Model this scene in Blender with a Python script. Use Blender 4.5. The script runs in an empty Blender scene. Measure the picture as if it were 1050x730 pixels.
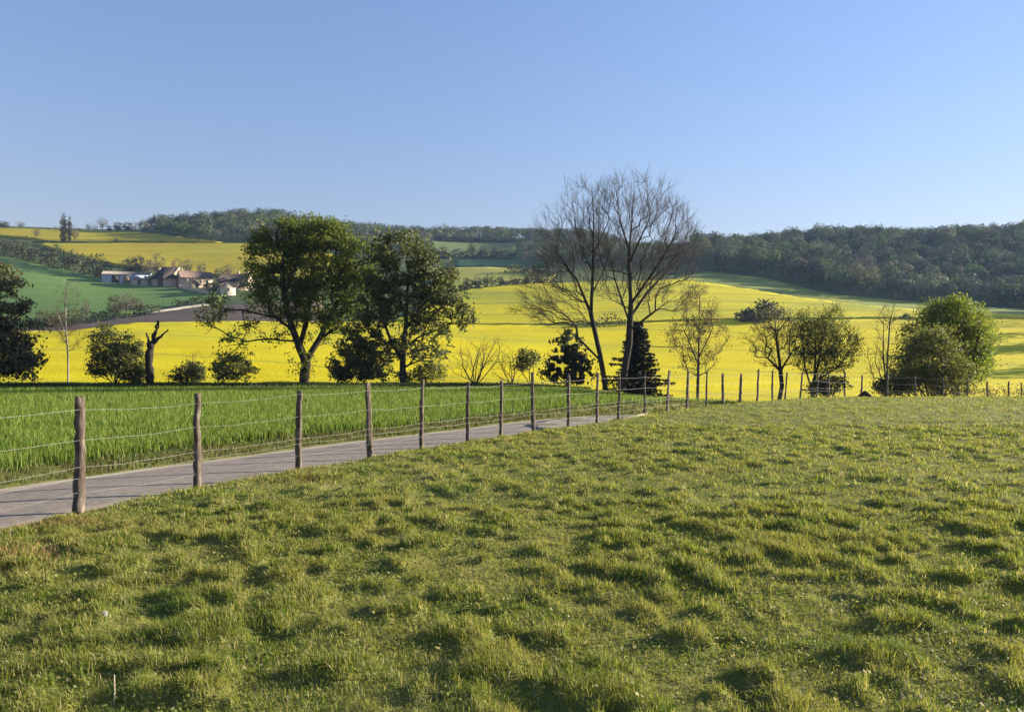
import bpy, math, random
import numpy as np
from mathutils import Vector
from mathutils.geometry import delaunay_2d_cdt

R = math.radians
rng = np.random.default_rng(7)
random.seed(7)
scene = bpy.context.scene
COL = scene.collection

# ------------------------------------------------------------------ camera model (photo frame 1050 x 730)
EYE = 1.65
FPX = 787.0
PITCH = math.atan(7.0 / FPX)
SUN_AZ, SUN_EL = R(71), R(15.5)          # azimuth from +Y towards +X

# ------------------------------------------------------------------ noise
def _hash(ix, iy, seed):
    h = (ix.astype(np.int64) * 374761393 + iy.astype(np.int64) * 668265263 + seed * 974634667) & 0xFFFFFFFF
    h = ((h ^ (h >> 13)) * 1274126177) & 0xFFFFFFFF
    h = h ^ (h >> 16)
    return (h & 0xFFFFFF) / float(0xFFFFFF)

def vnoise(x, y, seed=0):
    x = np.asarray(x, float); y = np.asarray(y, float)
    ix = np.floor(x); iy = np.floor(y)
    fx = x - ix; fy = y - iy
    fx = fx * fx * fx * (fx * (fx * 6 - 15) + 10); fy = fy * fy * fy * (fy * (fy * 6 - 15) + 10)
    a = _hash(ix, iy, seed); b = _hash(ix + 1, iy, seed); c = _hash(ix, iy + 1, seed); d = _hash(ix + 1, iy + 1, seed)
    return (a * (1 - fx) + b * fx) * (1 - fy) + (c * (1 - fx) + d * fx) * fy

def fbm(x, y, seed=0, octv=4):
    s = 0.0; amp = 0.5; tot = 0
    for o in range(octv):
        s = s + amp * vnoise(x * 2 ** o + 17.3 * o, y * 2 ** o - 9.1 * o, seed + o); tot += amp; amp *= 0.5
    return s / tot

def smooth(a, b, x):
    t = np.clip((np.asarray(x, float) - a) / (b - a), 0, 1)
    return t * t * (3 - 2 * t)

def pchip(x, y, xi):
    x = np.asarray(x, float); y = np.asarray(y, float); xi = np.clip(xi, x[0], x[-1])
    h = np.diff(x); dl = np.diff(y) / h
    d = np.zeros_like(y)
    for k in range(1, len(x) - 1):
        if dl[k - 1] * dl[k] > 0:
            w1 = 2 * h[k] + h[k - 1]; w2 = h[k] + 2 * h[k - 1]
            d[k] = (w1 + w2) / (w1 / dl[k - 1] + w2 / dl[k])
    d[0] = dl[0]; d[-1] = dl[-1]
    i = np.clip(np.searchsorted(x, xi) - 1, 0, len(x) - 2)
    t = (xi - x[i]) / h[i]
    return ((2 * t ** 3 - 3 * t ** 2 + 1) * y[i] + (t ** 3 - 2 * t ** 2 + t) * h[i] * d[i]
            + (-2 * t ** 3 + 3 * t ** 2) * y[i + 1] + (t ** 3 - t ** 2) * h[i] * d[i + 1])

# ------------------------------------------------------------------ terrain: heights along rays of constant X/Y
def zy(Y, py):
    return EYE + (372.0 - py) * Y / FPX

NEAR_L = [(30, 0.0), (55, -0.05), (70, -0.25), (78, -0.7), (88, -2.6), (102, -4.6)]
NEAR_M = [(30, 0.0), (48, -0.05), (60, -0.35), (70, -1.2), (84, -3.3), (102, -4.8)]
NEAR_R = [(30, 0.0), (36, -0.03), (42, -0.30), (48, -0.85), (60, -2.3), (80, -4.6), (102, -5.2)]
COLS = {
    -320: (NEAR_L, [(125, 402), (150, 378), (230, 345), (265, 333), (420, 255), (500, 236), (640, 228)], 760),
    0:    (NEAR_L, [(125, 402), (150, 378), (230, 344), (262, 331), (415, 265), (500, 246), (640, 235)], 690),
    130:  (NEAR_L, [(125, 402), (150, 378), (235, 337), (265, 325), (380, 289), (430, 271), (520, 249), (640, 238)], 690),
    250:  (NEAR_L, [(125, 402), (150, 378), (240, 334), (285, 313), (360, 297), (430, 279), (530, 249), (690, 231)], 760),
    400:  (NEAR_L, [(125, 402), (150, 380), (250, 330), (320, 304), (430, 280), (560, 262), (720, 245)], 780),
    500:  (NEAR_L, [(125, 402), (150, 382), (245, 335), (335, 296), (440, 274), (560, 264), (690, 249), (800, 244)], 860),
    600:  (NEAR_M, [(125, 403), (150, 384), (240, 337), (345, 292), (450, 272), (600, 258), (740, 248)], 800),
    720:  (NEAR_R, [(125, 404), (150, 386), (245, 332), (430, 279), (560, 263)], 640),
    860:  (NEAR_R, [(125, 406), (150, 388), (250, 330), (360, 303), (620, 255)], 690),
    1050: (NEAR_R, [(125, 408), (150, 390), (250, 330), (330, 318), (560, 252)], 640),
    1400: (NEAR_R, [(125, 410), (150, 394), (250, 335), (330, 322), (560, 254)], 640),
}
TY = np.concatenate([np.arange(30, 900, 2.0), np.arange(900, 6001, 60.0)])
TU = np.linspace(-1.08, 1.12, 221)
def _table():
    cu = []; rows = []
    for px, (near, far, end) in COLS.items():
        ys = [a for a, _ in near] + [Y for Y, _ in far]
        zs = [b for _, b in near] + [zy(Y, p) for Y, p in far]
        zl = zs[-1]
        ys += [end, end + 260, 6001]; zs += [zl - 1.5, zl - 40, zl - 60]
        cu.append((px - 525) / FPX); rows.append(pchip(ys, zs, TY))
    rows = np.array(rows)
    T = np.array([pchip(cu, rows[:, k], TU) for k in range(len(TY))])      # [Y, u]
    for _ in range(6):                                                      # soften creases across the valley
        P = np.pad(T, ((0, 0), (1, 1)), mode='edge'); T = 0.25 * P[:, :-2] + 0.5 * P[:, 1:-1] + 0.25 * P[:, 2:]
    P = np.pad(T, ((2, 2), (0, 0)), mode='edge')
    Ts = (P[:-4] + 2 * P[1:-3] + 3 * P[2:-2] + 2 * P[3:-1] + P[4:]) / 9
    w = smooth(60, 90, TY)[:, None]
    return T * (1 - w) + Ts * w
TT = _table()

def base_z(X, Y):
    X = np.asarray(X, float); Y = np.asarray(Y, float)
    u = np.clip(X / np.maximum(Y, 1.0), TU[0], TU[-1])
    Yc = np.clip(Y, TY[0], TY[-1])
    j = np.clip(np.searchsorted(TY, Yc, side='right') - 1, 0, len(TY) - 2)
    fy = (Yc - TY[j]) / (TY[j + 1] - TY[j])
    g = (u - TU[0]) / (TU[1] - TU[0]); i = np.clip(np.floor(g).astype(int), 0, len(TU) - 2); fu = g - i
    return (TT[j, i] * (1 - fy) + TT[j + 1, i] * fy) * (1 - fu) + (TT[j, i + 1] * (1 - fy) + TT[j + 1, i + 1] * fy) * fu

# ------------------------------------------------------------------ fence line: (px, base py, top py, lean px, depth)
POSTS = [(82, 526, 407, 1, 8.7), (203, 500, 404, 0, 10.6), (307, 486, 401, 0, 12.1), (380, 478, 393, -3, 13.4), (432, 461, 390, 1, 14.8),
         (479, 452, 392, 1, 16.3), (514, 446, 391, 0, 17.6), (547, 447, 382, -1, 18.5), (583, 437, 384, 0, 19.7), (612, 435, 383, 1, 21.0),
         (634, 430, 385, 1, 22.7), (661, 425, 384, 0, 24.6), (684, 420, 380, 2, 26.4), (704, 418, 381, 2, 28.0), (724, 417, 381, 1, 29.3),
         (741, 416, 383, 0, 30.7), (758, 415, 383, 2, 32.0), (776, 413, 379, 2, 33.3), (792, 411, 380, 0, 34.7), (805, 410, 382, 2, 36.0),
         (820, 411, 381, 3, 37.2), (837, 409, 381, 2, 38.5), (849, 409, 384, 1, 39.6), (866, 409, 380, 0, 41.0), (882, 409, 385, 2, 42.6),
         (909, 409, 384, 1, 43.2), (938, 409, 386, 0, 44.0), (966, 409, 386, 1, 44.8), (992, 409, 388, 0, 45.5), (1012, 409, 391, 0, 46.2), (1034, 409, 391, 0, 47.0), (1047, 409, 392, 0, 47.6), (1075, 409, 392, 0, 48.2), (1105, 409, 392, 0, 48.8)]
FP = np.array([((a - 525) / FPX * d, d) for a, b, c, l, d in POSTS])
FL = np.concatenate([[[-9.5, -30], [-6.9, -6], [-6.1, 2.0], [-5.6, 5.2]], FP, [[46, 50], [90, 53], [400, 60]]])
# smooth copy of the line, used only to measure the distance from it
_t = np.concatenate([[0], np.cumsum(np.linalg.norm(np.diff(FL, axis=0), axis=1))])
_ti = np.arange(0, _t[-1], 0.5)
FS = np.stack([np.interp(_ti, _t, FL[:, 0]), np.interp(_ti, _t, FL[:, 1])], 1)
for _ in range(24):
    FS[1:-1] = 0.25 * FS[:-2] + 0.5 * FS[1:-1] + 0.25 * FS[2:]

def fence_s(X, Y):
    """signed distance to the fence line, positive on the road side"""
    X = np.asarray(X, float).ravel(); Y = np.asarray(Y, float).ravel()
    out = np.empty(len(X))
    A = FS[:-1:2]; B = FS[2::2]; n = min(len(A), len(B)); A = A[:n]; B = B[:n]
    D = B - A; L2 = (D ** 2).sum(1)
    for k in range(0, len(X), 20000):
        x = X[k:k + 20000, None]; y = Y[k:k + 20000, None]
        t = np.clip(((x - A[:, 0]) * D[:, 0] + (y - A[:, 1]) * D[:, 1]) / L2, 0, 1)
        dx = x - A[:, 0] - t * D[:, 0]; dy = y - A[:, 1] - t * D[:, 1]
        q = dx * dx + dy * dy
        i = q.argmin(1); r = np.arange(len(i))
        sg = D[i, 0] * dy[r, i] - D[i, 1] * dx[r, i]
        out[k:k + 20000] = np.sqrt(q[r, i]) * np.sign(sg)
    return out

ROAD0, ROAD1 = 1.08, 4.2
def profile(s, Y):
    dr = 0.34 + 0.5 * smooth(24, 42, Y)
    dw = 0.24 + 0 * Y
    p = -dr * smooth(-0.3, 1.05, s)
    return p + (dr - dw) * smooth(ROAD1 + 0.1, ROAD1 + 1.5, s)

def ground_z(X, Y):
    """terrain without the small bumps"""
    X = np.asarray(X, float); Y = np.asarray(Y, float); sh = X.shape
    x = X.ravel(); y = Y.ravel()
    z = base_z(x, y)
    m = (y < 110)
    if m.any():
        s = fence_s(x[m], y[m])
        z[m] += profile(s, y[m]) * (1 - smooth(80, 105, y[m]))
    return z.reshape(sh)

def gz(x, y):
    return float(ground_z(np.array([x]), np.array([y]))[0])

def tuss(X, Y):
    """0..1: where the pasture grows in tussocks"""
    a = fbm(X * 4.6 + 3, Y * 3.9, 11, 4)
    b = fbm(X * 0.6, Y * 0.6, 23, 3)
    return smooth(0.42, 0.76, a + 0.35 * (b - 0.5))

_pg = np.random.default_rng(404)
_py = np.concatenate([[5.55, 8.1, 7.7, 10.9, 3.95], 3.4 * (40 / 3.4) ** _pg.uniform(0, 1, 60)])
_px = np.concatenate([[-2.5, 2.85, 3.75, 1.15, 1.2], _pg.uniform(-0.62, 0.66, 60) * _py[5:]])
_pr = np.concatenate([[.11, .11, .09, .10, .09], _pg.uniform(0.035, 0.09, 60)])
def pit_mask(X, Y):
    """hoof holes and scrapes: 1 in the middle of each"""
    sh = X.shape; x = X.ravel(); y = Y.ravel(); out = np.zeros(len(x))
    for a, b, r in zip(_px, _py, _pr):
        k = np.nonzero((np.abs(x - a) < 4 * r) & (np.abs(y - b) < 3 * r))[0]
        if len(k):
            q = ((x[k] - a) / (1.7 * r)) ** 2 + ((y[k] - b) / r) ** 2
            out[k] = np.maximum(out[k], np.exp(-q ** 2 * 0.7))
    return out.reshape(sh)

def bumps(X, Y, s):
    past = 1 - smooth(0.6, 1.1, s)
    verge = smooth(ROAD1 + 0.15, ROAD1 + 0.5, s)
    z = 0.052 * (tuss(X, Y) - 0.3) + 0.08 * (fbm(X * 0.22, Y * 0.22, 5, 3) - 0.5) + 0.034 * (fbm(X * 5.2, Y * 5.2, 31, 3) - 0.5) - 0.09 * pit_mask(X, Y)
    return z * (past * (1 - 0.6 * np.exp(-(s / 0.9) ** 2)) + 0.55 * verge * (1 - smooth(5.2, 6.2, s)))

# ------------------------------------------------------------------ pixels of the photograph to the terrain
def ray_uv(px, py):
    v = (365.0 - py) / FPX; u = (px - 525.0) / FPX
    cf = math.cos(PITCH); sf = math.sin(PITCH)
    yf = cf - v * sf; zf = v * cf + sf
    return u / yf, zf / yf

_YS = np.arange(60, 1100, 0.5)
def unproject(px, py, ymin=105.0):
    """first ground point seen through that pixel beyond ymin"""
    u, k = ray_uv(px, py)
    ys = _YS[_YS >= ymin]
    z = base_z(u * ys, ys) - (EYE + k * ys)
    hit = np.nonzero(z >= 0)[0]
    if len(hit) == 0:
        i = int(z.argmax())
    else:
        i = hit[0]
    y = ys[i]
    return np.array([u * y, y, float(base_z(np.array([u * y]), np.array([y]))[0])])

# ------------------------------------------------------------------ mesh helpers
def mesh_np(name, V, faces, mat=None, smooth_shade=False, tint=None):
    me = bpy.data.meshes.new(name)
    V = np.asarray(V, np.float32)
    me.vertices.add(len(V)); me.vertices.foreach_set('co', V.ravel())
    if isinstance(faces, np.ndarray):
        faces = [faces]
    faces = [np.asarray(f, np.int32) for f in faces if len(f)]
    loops = np.concatenate([f.ravel() for f in faces])
    tot = np.concatenate([np.full(len(f), f.shape[1], np.int32) for f in faces])
    start = np.concatenate([[0], np.cumsum(tot)[:-1]]).astype(np.int32)
    me.loops.add(len(loops)); me.loops.foreach_set('vertex_index', loops)
    me.polygons.add(len(tot)); me.polygons.foreach_set('loop_start', start); me.polygons.foreach_set('loop_total', tot)
    if smooth_shade:
        me.polygons.foreach_set('use_smooth', np.ones(len(tot), bool))
    if tint is not None:
        a = me.attributes.new('tint', 'FLOAT_COLOR', 'POINT')
        c = np.ones((len(V), 4), np.float32); c[:, :3] = tint
        a.data.foreach_set('color', c.ravel())
    me.update(calc_edges=True)
    if mat: me.materials.append(mat)
    return me

def link(name, me, parent=None, loc=None):
    o = bpy.data.objects.new(name, me); COL.objects.link(o)
    if parent is not None: o.parent = parent
    if loc is not None: o.location = loc
    return o

def tag(o, label, cat, group=None, kind=None):
    if label: o['label'] = label
    if cat: o['category'] = cat
    if group: o['group'] = group
    if kind: o['kind'] = kind
    return o

def empty(name, loc, label, cat, group=None, rz=0.0, scale=1.0):
    o = bpy.data.objects.new(name, None); COL.objects.link(o)
    o.empty_display_size = 0.3
    o.location = loc; o.rotation_euler = (0, 0, rz); o.scale = (scale,) * 3
    return tag(o, label, cat, group)

def copy_thing(src, loc, rz, scale, label, group=None):
    c = src.copy(); COL.objects.link(c)
    c.location = loc; c.rotation_euler = (0, 0, rz); c.scale = scale if hasattr(scale, '__len__') else (scale,) * 3
    c['label'] = label
    if group: c['group'] = group
    for ch in list(src.children):
        d = ch.copy(); COL.objects.link(d); d.parent = c
        for g in list(ch.children):
            e = g.copy(); COL.objects.link(e); e.parent = d
    return c

def grid_faces(nr, nc):
    a = np.arange(nr * nc).reshape(nr, nc)
    return np.stack([a[:-1, :-1], a[:-1, 1:], a[1:, 1:], a[1:, :-1]], -1).reshape(-1, 4)

def tubes(polys, sides=4):
    """list of (points[n,3], radii[n]) -> verts, quad faces"""
    by = {}
    for p, r in polys:
        by.setdefault(len(p), []).append((p, r))
    Vs = []; Fs = []; off = 0
    ang = np.arange(sides) * 2 * math.pi / sides
    for n, L in by.items():
        P = np.array([p for p, _ in L]); Rr = np.array([r for _, r in L])
        T = np.empty_like(P); T[:, 1:-1] = P[:, 2:] - P[:, :-2]; T[:, 0] = P[:, 1] - P[:, 0]; T[:, -1] = P[:, -1] - P[:, -2]
        T /= np.linalg.norm(T, axis=2, keepdims=True) + 1e-9
        ref = np.where(np.abs(T[:, :1, 2:3]) > 0.8, np.array([[[1.0, 0.1, 0]]]), np.array([[[0, 0.1, 1.0]]]))
        A = np.cross(T, np.broadcast_to(ref, T.shape)); A /= np.linalg.norm(A, axis=2, keepdims=True) + 1e-9
        B = np.cross(T, A)
        V = P[:, :, None, :] + Rr[:, :, None, None] * (A[:, :, None, :] * np.cos(ang)[None, None, :, None] + B[:, :, None, :] * np.sin(ang)[None, None, :, None])
        m = len(L)
        idx = np.arange(m * n * sides).reshape(m, n, sides) + off
        nx = np.roll(idx, -1, axis=2)
        F = np.stack([idx[:, :-1], nx[:, :-1], nx[:, 1:], idx[:, 1:]], -1).reshape(-1, 4)
        Vs.append(V.reshape(-1, 3)); Fs.append(F); off += m * n * sides
    return np.concatenate(Vs), np.concatenate(Fs)

def unit(v):
    return v / (np.linalg.norm(v, axis=-1, keepdims=True) + 1e-9)

def rand_dirs(n, g):
    return unit(g.normal(size=(n, 3)))

def leaf_quads(C, size, g, flat=0.0, aspect=0.55, droop=0.0, nrm=None, nw=1.0):
    """rhombic leaf faces at centres C"""
    n = len(C)
    N = rand_dirs(n, g); N[:, 2] += flat * np.sign(N[:, 2] + 1e-6); N = unit(N)
    if nrm is not None: N = unit(N * np.where((N * nrm).sum(1, keepdims=True) < 0, -1, 1) + nrm * nw)
    D = unit(np.cross(N, rand_dirs(n, g))); D[:, 2] -= droop; D = unit(D)
    S = unit(np.cross(N, D))
    L = (size * g.uniform(0.6, 1.35, n))[:, None]
    V = np.stack([C - D * L * 0.5, C + S * L * aspect * 0.5 - D * L * .05, C + D * L * 0.5, C - S * L * aspect * 0.5 - D * L * .05], 1).reshape(-1, 3)
    return V, np.arange(4 * n).reshape(n, 4)

# ------------------------------------------------------------------ materials
def mat_new(name):
    m = bpy.data.materials.new(name); m.use_nodes = True
    nt = m.node_tree; nt.nodes.clear()
    out = nt.nodes.new('ShaderNodeOutputMaterial')
    return m, nt, out

def N(nt, t, **kw):
    n = nt.nodes.new(t)
    for k, v in kw.items():
        if k in n.inputs: n.inputs[k].default_value = v
        else: setattr(n, k, v)
    return n

def ramp(nt, fac, stops):
    r = nt.nodes.new('ShaderNodeValToRGB')
    els = r.color_ramp.elements
    while len(els) < len(stops): els.new(0.5)
    for e, (p, c) in zip(els, stops):
        e.position = p; e.color = (*c, 1)
    nt.links.new(fac, r.inputs[0])
    return r.outputs[0]

def noise(nt, vec, scale, detail=4, rough=0.55, dist=0.0):
    n = N(nt, 'ShaderNodeTexNoise', Scale=scale, Detail=detail, Roughness=rough, Distortion=dist)
    if vec is not None: nt.links.new(vec, n.inputs['Vector'])
    return n.outputs['Fac']

def mapping(nt, vec, scale=(1, 1, 1), rot=(0, 0, 0)):
    m = N(nt, 'ShaderNodeMapping'); m.inputs['Scale'].default_value = scale; m.inputs['Rotation'].default_value = rot
    nt.links.new(vec, m.inputs['Vector'])
    return m.outputs[0]

def mix(nt, fac, a, b, mode='MIX'):
    m = nt.nodes.new('ShaderNodeMix'); m.data_type = 'RGBA'; m.blend_type = mode
    for sock, v in ((m.inputs[0], fac), (m.inputs[6], a), (m.inputs[7], b)):
        if isinstance(v, (int, float)): sock.default_value = v
        elif isinstance(v, tuple): sock.default_value = (*v, 1)
        else: nt.links.new(v, sock)
    return m.outputs[2]

def foliage_mat(name, stops, transl=0.35, scale=0.25, patch=None, rough=0.6):
    """leaf colours vary from leaf to leaf; patch = (colour, amount) mixes a second hue in broad clumps"""
    m, nt, out = mat_new(name)
    geo = N(nt, 'ShaderNodeNewGeometry')
    col = ramp(nt, geo.outputs['Random Per Island'], stops)
    if patch:
        f = noise(nt, geo.outputs['Position'], scale, 3)
        f2 = N(nt, 'ShaderNodeMapRange'); f2.inputs[1].default_value = 0.42; f2.inputs[2].default_value = 0.62; f2.inputs[4].default_value = patch[1]
        nt.links.new(f, f2.inputs[0])
        col = mix(nt, f2.outputs[0], col, patch[0])
    b = N(nt, 'ShaderNodeBsdfPrincipled', Roughness=rough); b.inputs['Specular IOR Level'].default_value = 0.25
    nt.links.new(col, b.inputs['Base Color'])
    t = N(nt, 'ShaderNodeBsdfTranslucent'); 
    br = mix(nt, 1.0, col, (1.25, 1.35, 0.75), 'MULTIPLY')
    nt.links.new(br, t.inputs['Color'])
    mx = N(nt, 'ShaderNodeMixShader'); mx.inputs[0].default_value = transl
    nt.links.new(b.outputs[0], mx.inputs[1]); nt.links.new(t.outputs[0], mx.inputs[2]); nt.links.new(mx.outputs[0], out.inputs[0])
    return m

def bark_mat(name, c1, c2, scale=6.0):
    m, nt, out = mat_new(name)
    tc = N(nt, 'ShaderNodeTexCoord')
    v = mapping(nt, tc.outputs['Object'], (1, 1, 0.25))
    f = noise(nt, v, scale, 5, 0.65)
    col = ramp(nt, f, [(0.35, c1), (0.65, c2)])
    b = N(nt, 'ShaderNodeBsdfPrincipled', Roughness=0.9); b.inputs['Specular IOR Level'].default_value = 0.15
    nt.links.new(col, b.inputs['Base Color'])
    bp = N(nt, 'ShaderNodeBump', Strength=0.6, Distance=0.02); nt.links.new(f, bp.inputs['Height']); nt.links.new(bp.outputs[0], b.inputs['Normal'])
    nt.links.new(b.outputs[0], out.inputs[0])
    return m

def ground_mat(name, stops, scale, patch=None, bump=0.0, bump_scale=2.0, stretch=(1, 1, 1), rows=None, rough=0.95, fine=None):
    m, nt, out = mat_new(name)
    geo = N(nt, 'ShaderNodeNewGeometry')
    v = mapping(nt, geo.outputs['Position'], stretch)
    f = noise(nt, v, scale, 6, 0.65)
    col = ramp(nt, f, stops)
    if patch:
        f2 = noise(nt, geo.outputs['Position'], patch[1], 4)
        r2 = ramp(nt, f2, [(patch[3], (0, 0, 0)), (patch[4], (patch[2],) * 3)])
        col = mix(nt, r2, col, patch[0])
    if fine:
        f3 = noise(nt, geo.outputs['Position'], fine[1], 3, 0.7)
        r3 = ramp(nt, f3, [(fine[3], (0, 0, 0)), (fine[4], (fine[2],) * 3)])
        col = mix(nt, r3, col, fine[0])
    for rw in (rows or []):                                   # wheel tracks and drill rows
        w = N(nt, 'ShaderNodeTexWave', wave_type='BANDS', bands_direction='X'); w.inputs['Scale'].default_value = rw[1]; w.inputs['Distortion'].default_value = rw[5]
        w.inputs['Detail'].default_value = 2; w.inputs['Detail Scale'].default_value = 0.4
        nt.links.new(mapping(nt, geo.outputs['Position'], (1, 1, 1), (0, 0, rw[2])), w.inputs['Vector'])
        rr = ramp(nt, w.outputs['Fac'], [(rw[4], (0, 0, 0)), (min(rw[4] + 0.04, 1), (rw[3],) * 3)])
        col = mix(nt, rr, col, rw[0])
    b = N(nt, 'ShaderNodeBsdfPrincipled', Roughness=rough); b.inputs['Specular IOR Level'].default_value = 0.1
    nt.links.new(col, b.inputs['Base Color'])
    if bump:
        fb = noise(nt, geo.outputs['Position'], bump_scale, 5, 0.7)
        bp = N(nt, 'ShaderNodeBump', Strength=1.0, Distance=bump); nt.links.new(fb, bp.inputs['Height']); nt.links.new(bp.outputs[0], b.inputs['Normal'])
    nt.links.new(b.outputs[0], out.inputs[0])
    return m

def plain_mat(name, c, rough=0.8, var=0.25, scale=1.5, spec=0.3, metallic=0.0):
    m, nt, out = mat_new(name)
    geo = N(nt, 'ShaderNodeNewGeometry')
    f = noise(nt, geo.outputs['Position'], scale, 4)
    col = ramp(nt, f, [(0.3, tuple(x * (1 - var) for x in c)), (0.7, tuple(min(1, x * (1 + var)) for x in c))])
    b = N(nt, 'ShaderNodeBsdfPrincipled', Roughness=rough, Metallic=metallic); b.inputs['Specular IOR Level'].default_value = spec
    nt.links.new(col, b.inputs['Base Color']); nt.links.new(b.outputs[0], out.inputs[0])
    return m

M_BASE = ground_mat('olive_turf', [(0.3, (0.055, 0.085, 0.022)), (0.7, (0.10, 0.13, 0.035))], 0.06, bump=0.15, bump_scale=0.8)
M_PAST = ground_mat('pasture_turf', [(0.35, (0.10, 0.115, 0.026)), (0.55, (0.17, 0.175, 0.045)), (0.75, (0.27, 0.24, 0.10))], 1.1,
                    patch=((0.07, 0.062, 0.03), 3.2, 0.8, 0.58, 0.75), bump=0.05, bump_scale=14)
M_SOIL = ground_mat('wheat_soil', [(0.35, (0.03, 0.05, 0.014)), (0.7, (0.05, 0.085, 0.02))], 2.0)
M_RAPE = ground_mat('rapeseed_bloom', [(0.30, (0.5040, 0.3960, 0.0010)), (0.55, (0.6300, 0.5130, 0.0010)), (0.75, (0.7020, 0.5760, 0.0015))], 0.05,
                    patch=((0.42, 0.40, 0.02), 0.03, 0.8, 0.48, 0.72), bump=0.22, bump_scale=1.6, stretch=(0.5, 1.3, 1),
                    rows=[((0.30, 0.30, 0.03), 0.0090, R(112), 0.5, 0.975, 2.5)], fine=((0.36, 0.34, 0.02), 1.3, 0.6, 0.5, 0.75))
M_RAPE3 = ground_mat('rapeseed_slope', [(0.30, (0.44, 0.38, 0.010)), (0.55, (0.58, 0.49, 0.010)), (0.75, (0.68, 0.57, 0.010))], 0.04,
                     patch=((0.30, 0.32, 0.03), 0.016, 0.8, 0.46, 0.68), bump=0.3, bump_scale=1.2, stretch=(0.35, 1.4, 1),
                     rows=[((0.20, 0.23, 0.03), 0.0125, R(84), 0.7, 0.955, 2.2)], fine=((0.26, 0.27, 0.02), 0.8, 0.7, 0.48, 0.72))
M_RAPE2 = ground_mat('rapeseed_hill', [(0.30, (0.2812, 0.2294, 0.0140)), (0.55, (0.3700, 0.2960, 0.0154)), (0.75, (0.4292, 0.3478, 0.0154))], 0.03,
                     patch=((0.30, 0.32, 0.03), 0.015, 0.7, 0.48, 0.7), bump=0.35, bump_scale=1.2,
                     rows=[((0.20, 0.21, 0.03), 0.014, R(62), 0.6, 0.94, 3.0)], fine=((0.26, 0.26, 0.02), 0.9, 0.6, 0.5, 0.75))
M_GREENF = ground_mat('young_wheat_hill', [(0.3, (0.11, 0.185, 0.042)), (0.7, (0.135, 0.215, 0.052))], 0.02,
                      patch=((0.12, 0.19, 0.055), 0.01, 0.6, 0.5, 0.7), rows=[((0.055, 0.12, 0.04), 0.02, R(70), 0.5, 0.96, 0.8)], bump=0.06, bump_scale=2)
M_PLOUGH = ground_mat('ploughed_earth', [(0.3, (0.0952, 0.0707, 0.0551)), (0.7, (0.1512, 0.1144, 0.0874))], 0.08, bump=0.2, bump_scale=0.8,
                      stretch=(0.4, 1.5, 1))
M_MEADOW = ground_mat('hill_meadow', [(0.3, (0.11, 0.16, 0.05)), (0.7, (0.17, 0.21, 0.065))], 0.05, bump=0.2, bump_scale=0.4)
M_MEADY = ground_mat('yellow_meadow', [(0.3, (0.26, 0.27, 0.06)), (0.7, (0.36, 0.34, 0.05))], 0.04, bump=0.2, bump_scale=0.6)
M_SLOPE = ground_mat('shade_green_slope', [(0.3, (0.15, 0.20, 0.045)), (0.7, (0.27, 0.29, 0.05))], 0.04, bump=0.2, bump_scale=0.8, stretch=(0.4, 1.4, 1), patch=((0.42, 0.38, 0.03), 0.02, 0.8, 0.5, 0.7))  # green tone standing in for the wood's shade on the slope
M_DKGRN = ground_mat('dark_green_crop', [(0.3, (0.035, 0.085, 0.035)), (0.7, (0.05, 0.105, 0.04))], 0.05, bump=0.1, bump_scale=0.6)
M_TRACK = ground_mat('pale_track', [(0.3, (0.30, 0.26, 0.20)), (0.7, (0.40, 0.36, 0.29))], 0.5)
M_GRAVEL = ground_mat('gravel', [(0.35, (0.24, 0.20, 0.145)), (0.65, (0.36, 0.31, 0.235))], 3.0, bump=0.02, bump_scale=18,
                      patch=((0.09, 0.11, 0.035), 0.9, 0.8, 0.52, 0.66))

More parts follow.
